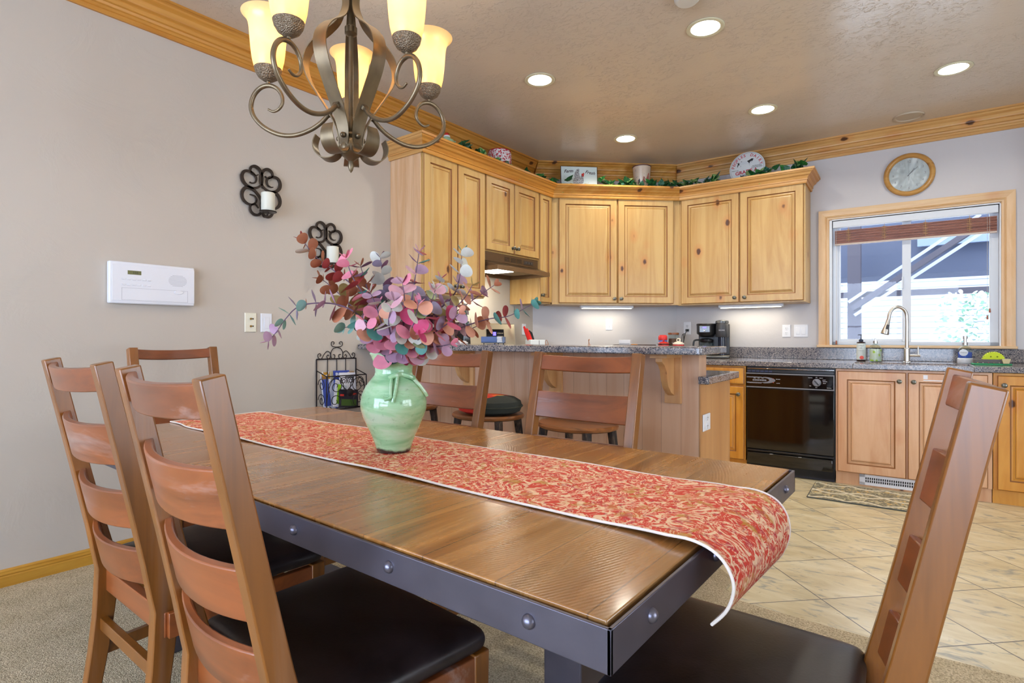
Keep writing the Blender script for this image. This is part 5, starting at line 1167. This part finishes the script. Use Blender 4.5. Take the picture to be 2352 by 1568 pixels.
# on the bar top
def onbar(name,label,cat,x,y,rz=0): return thing(name,label,cat,at(FP,x,y,1.0665),FP[1]+rz)
c_=onbar('tile_rack','small blue box of layered white cards standing on the bar top','box',.935,.068,R(22))
MB().box(-.078,.078,-.018,.018,.006,.012).build('base',M['darkgrey'],c_)
MB().box(-.078,.028,-.02,.018,.0125,.050).build('blue_panel',plain('box_blue',(58,84,140),.45),c_,bevel=.002)
for k in range(4): MB().box(.029,.066-.002*k,-.018,.016,.013+k*.0095,.0205+k*.0095).build('card_stack',M['white'],c_,bevel=.001)
MB().box(.067,.079,-.018,.018,.0125,.048).build('end_panel',plain('box_slate',(100,112,140),.5),c_)
for xx in(-.065,.01,.035,.068): MB().cyl((xx,0,0),.004,0,.006,8).build('foot',M['black'],c_)
c_=onbar('foam_tray','stack of two white trays lying on the bar behind the leaves','tray',.60,.02,R(6)); 
MB().box(-.11,.11,-.055,.055,0,.012).build('lower_tray',M['white'],c_,bevel=.003); MB().hexa([(-.11,-.05,.0125),(.10,-.05,.0125),(.10,.05,.0125),(-.11,.05,.0125),(-.11,-.05,.034),(.10,-.05,.020),(.10,.05,.020),(-.11,.05,.034)]).build('upper_tray',M['white'],c_,bevel=.002)
cop=plain('copper_wire',(176,110,60),.3,.8)
for x,lb_ in((1.33,'small bent copper wire hook standing on the bar, left'),(1.625,'small bent copper wire hook standing on the bar, right')):
    c_=onbar('wire_hook',lb_,'hook',x,.095); MB().tube(catmull([(-.006,0,.0),(-.007,0,.018),(0,0,.028),(.008,0,.018),(.014,0,0)] if x<1.5 else [(-.003,0,0),(.0,0,.02),(.003,0,.034),(-.002,0,.026),(.006,0,0)],5),.0015,6).build('wire',cop,c_)
    MB().cyl((.003,0,0),.010,0,.0015,14).build('foot',cop,c_)
# ================================================================== ON TOP OF THE CABINETS
CT=ZT+.0725
hs=thing('hen_sign','weathered white metal sign with a speckled hen and the words Farm Fresh','sign',at(FD,.428,-.215,CT),FD[1]); hs.rotation_euler=(R(-5),0,FD[1])
MB().box(-.183,.183,-.004,.004,0,.258).build('sheet',plain('sign_rust_edge',(70,34,34),.5),hs,bevel=.003)
t=NT('enamel_sign_white'); g=t.noise(t.coord(False),30,5,.7); sgm=t.set(t.mix(t.math('MULTIPLY',t.step(g,.62,.70),.6),lin((204,220,218)),lin((176,160,120))),.35)
MB().box(-.177,.177,-.0048,-.0040,.056,.252).build('enamel_face',sgm,hs); MB().box(-.177,.177,-.0049,-.0040,.047,.056).build('red_line',plain('sign_red',(186,84,60),.4),hs)
MB().box(-.177,.177,-.0048,-.0040,.004,.047).build('green_strip',plain('sign_green',(178,186,100),.5),hs)
dk=plain('sign_ink',(58,28,44),.5)
text('lettering','Farm',.044,dk,T(-.105,-.0055,.205)@Matrix.Rotation(R(-4),4,'Y')@STAND,hs,shear=.35,bold=.0006); text('lettering','Fresh',.044,dk,T(.108,-.0055,.195)@Matrix.Rotation(R(10),4,'Y')@STAND,hs,shear=.35,bold=.0006)
t=NT('speckled_hen'); wv=t.node('ShaderNodeTexWave',bands_direction='Z'); t.link(t.coord(False),wv.inputs[0]); wv.inputs['Scale'].default_value=34; wv.inputs['Distortion'].default_value=6; wv.inputs['Detail Scale'].default_value=3; hen=t.set(t.mix(t.step(wv.outputs['Fac'],.4,.6),lin((40,44,50)),lin((200,204,206))),.5)
def flat(pts,mat,name,par,y=-.0052,M_=None): 
    vs=[(a,y,b) for a,b in pts]; return MB().add(vs+[(a,y+.0004,b) for a,b in pts],[tuple(range(len(pts)))]+[(i,len(pts)+i,len(pts)+(i+1)%len(pts),(i+1)%len(pts)) for i in range(len(pts))],M=M_).build(name,mat,par)
flat([(-.062,.085),(-.064,.110),(-.055,.130),(-.045,.140),(-.048,.165),(-.040,.200),(-.022,.228),(.0,.232),(.004,.215),(-.002,.195),(.006,.165),(.012,.145),(.018,.160),(.024,.172),(.036,.176),(.044,.164),(.040,.145),(.046,.125),(.044,.100),(.030,.080),(.0,.070),(-.035,.070)],hen,'hen_drawing',hs)
flat([(.022,.172),(.026,.186),(.034,.183),(.040,.192),(.050,.190),(.052,.178),(.046,.172),(.048,.160),(.040,.152),(.030,.160)],plain('hen_red',(196,44,34),.5),'hen_comb',hs,-.0056)
flat([(-.105,.075),(-.085,.090),(-.05,.078),(.0,.066),(.06,.086),(.10,.080),(.115,.066),(.08,.058),(.0,.055),(-.08,.060)],plain('straw_print',(170,168,120),.6),'straw_drawing',hs,-.0050)
bk=thing('decorative_bucket','tapered cream tin bucket printed with roosters on the corner cabinet','bucket',at(FD,1.066,-.175,CT),FD[1])
t=NT('bucket_print'); v=t.coord(False); g=t.noise(v,24,5,.7,.6); g2=t.noise(v,9,3,.6,.5)
bkm=t.set(t.mix(t.math('MULTIPLY',t.step(g,.60,.66),.7),t.mix(g2,lin((214,206,188)),lin((196,168,146))),lin((110,106,104))),.3)
MB().lathe([(.062,0),(.0645,.004),(.088,.262),(.0885,.268),(.085,.268),(.060,.01),(.0001,.008)],(0,0,0),40).build('body',bkm,bk)
MB().lathe([(.087,.266),(.092,.268),(.093,.273),(.090,.277),(.086,.273)],(0,0,0),40).build('rim',plain('bucket_rim',(92,54,52),.4),bk)
def onb(pts,mat,name):   # wraps a print on the bucket
    vs=[]
    for a,b in pts:
        r_=.0645+(b-.004)*.0911+.0008; th=-PI/2+a/r_; vs.append((r_*math.cos(th),r_*math.sin(th),b))
    MB().add(vs,[tuple(range(len(vs)))]).build(name,mat,bk)
rst=[(-.03,.0),(-.035,.02),(-.028,.035),(-.015,.02),(.0,.018),(.010,.040),(.018,.062),(.028,.070),(.036,.060),(.030,.052),(.034,.030),(.030,.008),(.015,-.01),(-.01,-.012)]
onb([(a-.028,b+.085) for a,b in rst],plain('rooster_brown',(150,92,80),.5),'rooster_print'); onb([(a+.022,b+.13) for a,b in rst],plain('rooster_red',(176,100,84),.5),'rooster_print')
onb([(-.06,.09),(-.062,.125),(-.045,.145),(-.038,.11)],plain('rooster_tail',(66,62,72),.5),'rooster_tail')
rs=thing('dairy_sign','round white dairy sign with a black and white cow and red lettering','sign',at(FB,.728,-.215,CT+.001),FB[1]); rs.rotation_euler=(R(-9),R(0),FB[1])
MB().lathe([(.0001,0),(.150,0),(.155,.002),(.155,.010),(.150,.012),(.0001,.012)],(0,0,0),64,M=T(0,.0,.156)@STAND).build('disc',plain('dairy_white',(214,220,222),.35),rs)
y_=-.0128
MB().lathe([(.1445,0),(.1446,.0006),(.1460,.0006),(.1460,0)],(0,0,0),64,M=T(0,-.0122,.156)@STAND,caps=False).build('border_line',plain('ink_black',(36,36,40),.5),rs)
red=plain('dairy_red',(190,36,62),.4); ink=plain('ink_black',(36,36,40))
for s_,a0,a1 in(("PEOPLES",172,102),("DAIRY",72,12)):
    for k,chh in enumerate(s_):
        a=R(a0+(a1-a0)*k/(len(s_)-1)); Mx=T(.122*math.cos(a),y_,.156+.122*math.sin(a))@Matrix.Rotation(-(a-PI/2),4,'Y')@STAND
        text('lettering',chh,.038,red,Mx,rs,bold=.0004)
text('lettering','GRADE A',.046,red,T(-.005,y_,.118)@Matrix.Rotation(R(-6),4,'Y')@STAND,rs,bold=.001); text('lettering','MILK',.044,ink,T(-.01,y_,.076)@Matrix.Rotation(R(-4),4,'Y')@STAND,rs,bold=.0006)
text('lettering','PASTEURIZED\nHOMOGENIZED',.013,ink,T(.085,y_,.158)@STAND,rs); text('lettering','CREAM LINE',.011,ink,T(-.105,y_,.140)@STAND,rs); text('lettering','QUALITY GUARANTEED',.010,ink,T(-.02,y_,.038)@STAND,rs)
cow=[(-.085,.170),(-.088,.215),(-.078,.226),(-.040,.224),(.0,.222),(.020,.230),(.036,.240),(.052,.238),(.062,.232),(.060,.224),(.046,.220),(.040,.206),(.028,.196),(.022,.172),(.016,.172),(.014,.192),(-.020,.192),(-.050,.194),(-.056,.170),(-.062,.170),(-.064,.190),(-.078,.192),(-.080,.170)]
t=NT('cow_patches'); g=t.noise(t.coord(False),30,2,.5,.4); cowm=t.set(t.mix(t.step(g,.47,.50),lin((30,30,34)),lin((206,212,216))),.5); flat(cow,cowm,'cow_drawing',rs,y_)
bw=thing('speckled_crock','red and white speckled ceramic crock on top of the left cabinets','crock',at(FA,3.765,-.195,CT),FA[1])
t=NT('speckled_enamel'); g=t.vor(t.coord(False),70); g2=t.noise(t.coord(False),70,3); M_=t.set(t.mix(t.step(g2,.50,.54),lin((224,220,226)),lin((186,30,54))),.2)
MB().lathe([(.080,0),(.095,.010),(.104,.06),(.106,.14),(.104,.185),(.096,.205),(.08,.212),(.0001,.214)],(0,0,0),40).build('body',M_,bw)
MB().lathe([(.096,.2055),(.099,.2075),(.096,.211)],(0,0,0),40).build('rim',plain('crock_rim',(190,34,52),.25),bw)
fg=thing('cabbage_figurine','small green leafy figurine wearing a red and white cap on the left cabinets','figurine',at(FA,3.035,-.275,CT),FA[1])
cab=plain('figurine_green',(156,186,150),.35)
m=MB(); m.lathe([(.0001,.0),(.030,.004),(.042,.03),(.038,.06),(.022,.082),(.0001,.09)],(0,0,.03),20); m.build('body',cab,fg)
MB().cyl((0,0,0),.028,0,.032,18).build('base',plain('figurine_dark',(60,110,60),.5),fg)
m=MB()
for k in range(7):
    a=2*PI*k/7; leaf(m,(.018*math.cos(a),.018*math.sin(a),.045),(math.cos(a),math.sin(a),.7),(-math.cos(a),-math.sin(a),1),.062,.055,0,.5)
m.build('leaves',cab,fg)
MB().lathe([(.022,.108),(.026,.114),(.023,.122)],(0,0,0),18).build('cap_brim',M['white'],fg); MB().lathe([(.021,.121),(.018,.134),(.008,.145),(.0001,.148)],(0,0,0),18).build('cap',plain('cap_red',(190,36,34),.5),fg)
# ivy garlands
iv=[]
for nn,a_,b_ in(('ivy_green',(22,96,40),(60,140,62)),('ivy_dark',(14,66,34),(40,104,54)),('ivy_variegated',(70,140,60),(190,206,140)),('ivy_blue_green',(24,84,66),(110,160,140))):
    t=NT(nn); g=t.noise(t.coord(False),55,3,.6,.8); iv.append(t.set(t.mix(t.step(g,.40,.66),lin(a_),lin(b_)),.35))
def ivyleaf(mb,base,d,up,L,mi):
    d=Vector(d).normalized(); s=d.cross(Vector(up)).normalized(); n=s.cross(d).normalized(); b=Vector(base)
    o=[(0,0),(-.10,.30),(.12,.52),(.42,.40),(.70,.22),(1,0),(.70,-.22),(.42,-.40),(.12,-.52),(-.10,-.30)]
    vs=[b+d*(L*.35)-n*(L*.06)]+[b+d*(L*x)+s*(L*.85*y)+n*(L*(.16*abs(y)-.25*max(0,x-.5))) for x,y in o]
    mb.add(vs,[(0,1+k,1+(k+1)%10) for k in range(10)],mi,True)
def garland(label,F,x0,x1,yf,seed,dens=.020,gaps=()):
    rn_=random.Random(seed); r=thing('ivy_garland',label,'garland',F[0],F[1],'ivy garlands along the cabinet tops')
    n=int((x1-x0)/.06)+2; P=[(x0+(x1-x0)*k/n,yf+.02+.02*math.sin(k*1.3+seed),CT+.022+.018*abs(math.sin(k*1.7))) for k in range(n+1)]
    q=catmull(P,5); MB().tube(q,.0028,6).build('vine',plain('ivy_vine',(60,80,40),.6),r)
    lv=MB(); x=x0
    while x<x1:
        x+=dens*rn_.uniform(.5,1.5)
        if any(a<x<b for a,b in gaps) and rn_.random()<.93: continue
        i=min(range(len(q)),key=lambda k:abs(q[k][0]-x)); b=q[i]
        for _ in range(2):
            a=rn_.uniform(0,2*PI); el=rn_.uniform(.1,1.5); L=rn_.uniform(.05,.09)
            dd=Vector((math.cos(a),math.sin(a)*.8-.3,el)); 
            if dd.z<0 and dd.y>-.1: dd.z=.1
            base=Vector((b[0],b[1],b[2]+.004))+Vector((rn_.uniform(-.02,.02),rn_.uniform(-.02,.02),rn_.uniform(0,.045)))
            ivyleaf(lv,base,dd,(rn_.uniform(-.5,.5),-.6,.8),L,rn_.choice([0,0,1,1,2,3]))
    for k in range(2):
        xx=rn_.uniform(x0+.1,x1-.1); b=Vector((xx,yf-.068,CT+.014))
        for j in range(2): ivyleaf(lv,b+Vector((.03*j,0,0)),(.3-.6*j,-.25,-1),(0,-1,.2),.075,2)
    lv.build('leaves',iv,r); return r
garland('ivy garland along the left cabinets behind the chandelier',FA,3.08,4.25,-.30,3,.034,((3.40,3.62),(3.86,3.98)))
garland('ivy garland in front of the hen sign and the rooster bucket',FD,.10,1.36,-.315,5,.026,((.22,.60),))
garland('ivy garland in front of the round dairy sign',FB,.10,1.19,-.305,8,.024,((.95,1.07),(.50,.76)))
# ================================================================== KITCHEN RUG
rg=thing('kitchen_rug','small grey and gold trellis-patterned rug in front of the sink cabinet','rug',at(FB,1.80,-1.09,.0),FB[1])
t=NT('trellis_rug'); sp=t.node('ShaderNodeSeparateXYZ'); t.link(t.coord(False),sp.inputs[0])
wa=t.math('SINE',t.math('MULTIPLY',sp.outputs[0],15)); w1=t.math('ABSOLUTE',t.math('SUBTRACT',t.math('ABSOLUTE',t.math('SINE',t.math('MULTIPLY',t.math('ADD',sp.outputs[1],t.math('MULTIPLY',wa,.055)),13.5))),.0)); w2=t.math('ABSOLUTE',t.math('SINE',t.math('MULTIPLY',t.math('SUBTRACT',sp.outputs[1],t.math('MULTIPLY',wa,.055)),13.5)))
ln=t.math('LESS_THAN',t.math('MINIMUM',w1,w2),.17); nz=t.noise(t.coord(False),24,4,.6,1.5); nb=t.noise(t.coord(False),7,2)
c=t.mix(t.step(nz,.50,.54),lin((112,108,92)),lin((182,172,140))); c=t.mix(t.math('MULTIPLY',t.step(nz,.56,.60),t.step(nb,.48,.54)),c,lin((184,146,76))); c=t.mix(ln,c,lin((206,200,180)))
MB().box(-.44,.44,-.24,.24,.0005,.008).build('pile',t.set(c,.95),rg); MB().tube([(-.44,-.24,.005),(.44,-.24,.005),(.44,.24,.005),(-.44,.24,.005),(-.44,-.24,.005)],.0045,8).build('bound_edge',plain('rug_edge',(76,80,78),.9),rg)
# ================================================================== OUTSIDE THE KITCHEN WINDOW
gd=MB().box(-14,14,6.3,40,-.35,-.30).build('ground_outside',plain('snowy_ground',(226,230,236),.9)); struct(gd)
po=thing('patio_cover','dark timber patio cover with a post and diagonal brace outside the window','patio cover')
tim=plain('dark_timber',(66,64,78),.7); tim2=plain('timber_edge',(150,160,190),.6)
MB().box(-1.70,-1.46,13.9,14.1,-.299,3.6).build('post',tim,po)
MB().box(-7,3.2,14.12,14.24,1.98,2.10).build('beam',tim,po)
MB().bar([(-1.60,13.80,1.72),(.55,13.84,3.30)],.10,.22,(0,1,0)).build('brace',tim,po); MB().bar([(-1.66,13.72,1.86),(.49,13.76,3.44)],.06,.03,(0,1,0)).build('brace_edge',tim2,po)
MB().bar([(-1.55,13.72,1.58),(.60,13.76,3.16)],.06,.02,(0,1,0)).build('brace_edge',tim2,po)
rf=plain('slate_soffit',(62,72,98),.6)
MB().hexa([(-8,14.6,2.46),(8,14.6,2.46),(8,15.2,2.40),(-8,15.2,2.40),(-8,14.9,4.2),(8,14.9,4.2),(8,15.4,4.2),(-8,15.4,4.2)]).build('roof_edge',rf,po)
MB().box(-.5,8,14.45,14.55,3.02,3.34).build('sky_reflection_band',plain('sky_reflection_blue',(126,144,176),.6),po)  # added pale slab, its colour stands in for sky reflecting off the roof
MB().box(1.02,1.5,14.2,14.3,1.72,2.42).build('downpipe_box',plain('slate_box',(70,82,112),.6),po)
nh=thing('neighbour_house','white clapboard house wall beyond the patio','house')
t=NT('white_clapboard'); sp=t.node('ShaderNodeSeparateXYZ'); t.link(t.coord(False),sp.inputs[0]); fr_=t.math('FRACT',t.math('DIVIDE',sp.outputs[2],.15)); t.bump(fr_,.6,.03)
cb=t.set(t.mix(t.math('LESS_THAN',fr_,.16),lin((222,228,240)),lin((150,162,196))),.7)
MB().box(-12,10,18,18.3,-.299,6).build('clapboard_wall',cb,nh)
MB().box(1.35,1.95,17.93,17.999,.25,1.20).build('window_frame',plain('outside_white',(236,240,246),.6),nh); MB().box(1.43,1.87,17.90,17.929,.35,1.12).build('pane',plain('outside_pane',(150,168,196),.3),nh)
gl_=thing('garden_lantern','yellow glowing lantern on a dark hooked pole outside the window','lantern',(-1.47,10.28,-.30))
MB().tube(catmull([(0,0,0.0),(0,0,1.4),(0,0,2.4),(.0,0,2.62),(.06,0,2.68),(.10,0,2.60)],5),.012,8).build('pole',M['black'],gl_)
MB().lathe([(.038,2.14),(.050,2.27)],(.04,-.05,0),6,sm=False).build('glass',M['lantern'],gl_); MB().lathe([(.020,2.12),(.040,2.138)],(.04,-.05,0),6,sm=False).build('base',M['black'],gl_); MB().lathe([(.058,2.272),(.03,2.32),(.004,2.35)],(.04,-.05,0),6,sm=False).build('roof',M['black'],gl_)
bs=thing('garden_bush','green bush, leaves coloured pale for overexposure, outside the right half of the window','bush',(.45,12.6,-.299)); rnd=random.Random(4)
MB().tube([(0,0,0),(.03,0,.6),(0,0,1.3)],.03,8).build('trunk',tim,bs)
lv=MB(); lmm=[plain('overexposed_leaf',(190,220,214),.7),plain('bush_green',(120,160,140),.7),plain('overexposed_white',(236,240,244),.7)]  # pale and white leaf colours carry the overexposed daylight
for k in range(900):
    a=rnd.uniform(0,2*PI); q=rnd.random()**.5*.75; z=rnd.uniform(.9,2.15); q*=1-.35*abs(z-1.4)
    leaf(lv,(q*math.cos(a),q*math.sin(a),z),(rnd.uniform(-1,1),rnd.uniform(-1,1),rnd.uniform(-.5,1)),(rnd.uniform(-1,1),rnd.uniform(-1,1),1),.09,.06,rnd.choice([0,0,1,2]))
lv.build('foliage',lmm,bs)
for x_,y_,rr in((-1.9,12.2,.35),):
    b2=thing('garden_bush','low dark bush outside the lower left corner of the window','bush',(x_,y_,-.299)); lv=MB()
    for k in range(220):
        a=rnd.uniform(0,2*PI); q=rnd.random()**.5*rr; leaf(lv,(q*math.cos(a),q*math.sin(a),rnd.uniform(.5,1.45)),(rnd.uniform(-1,1),rnd.uniform(-1,1),rnd.uniform(-.5,1)),(rnd.uniform(-1,1),rnd.uniform(-1,1),1),.09,.06,rnd.choice([0,1,1]))
    lv.build('foliage',[lmm[0],tim],b2); MB().tube([(0,0,0),(0,0,1.0)],.02,8).build('trunk',tim,b2)
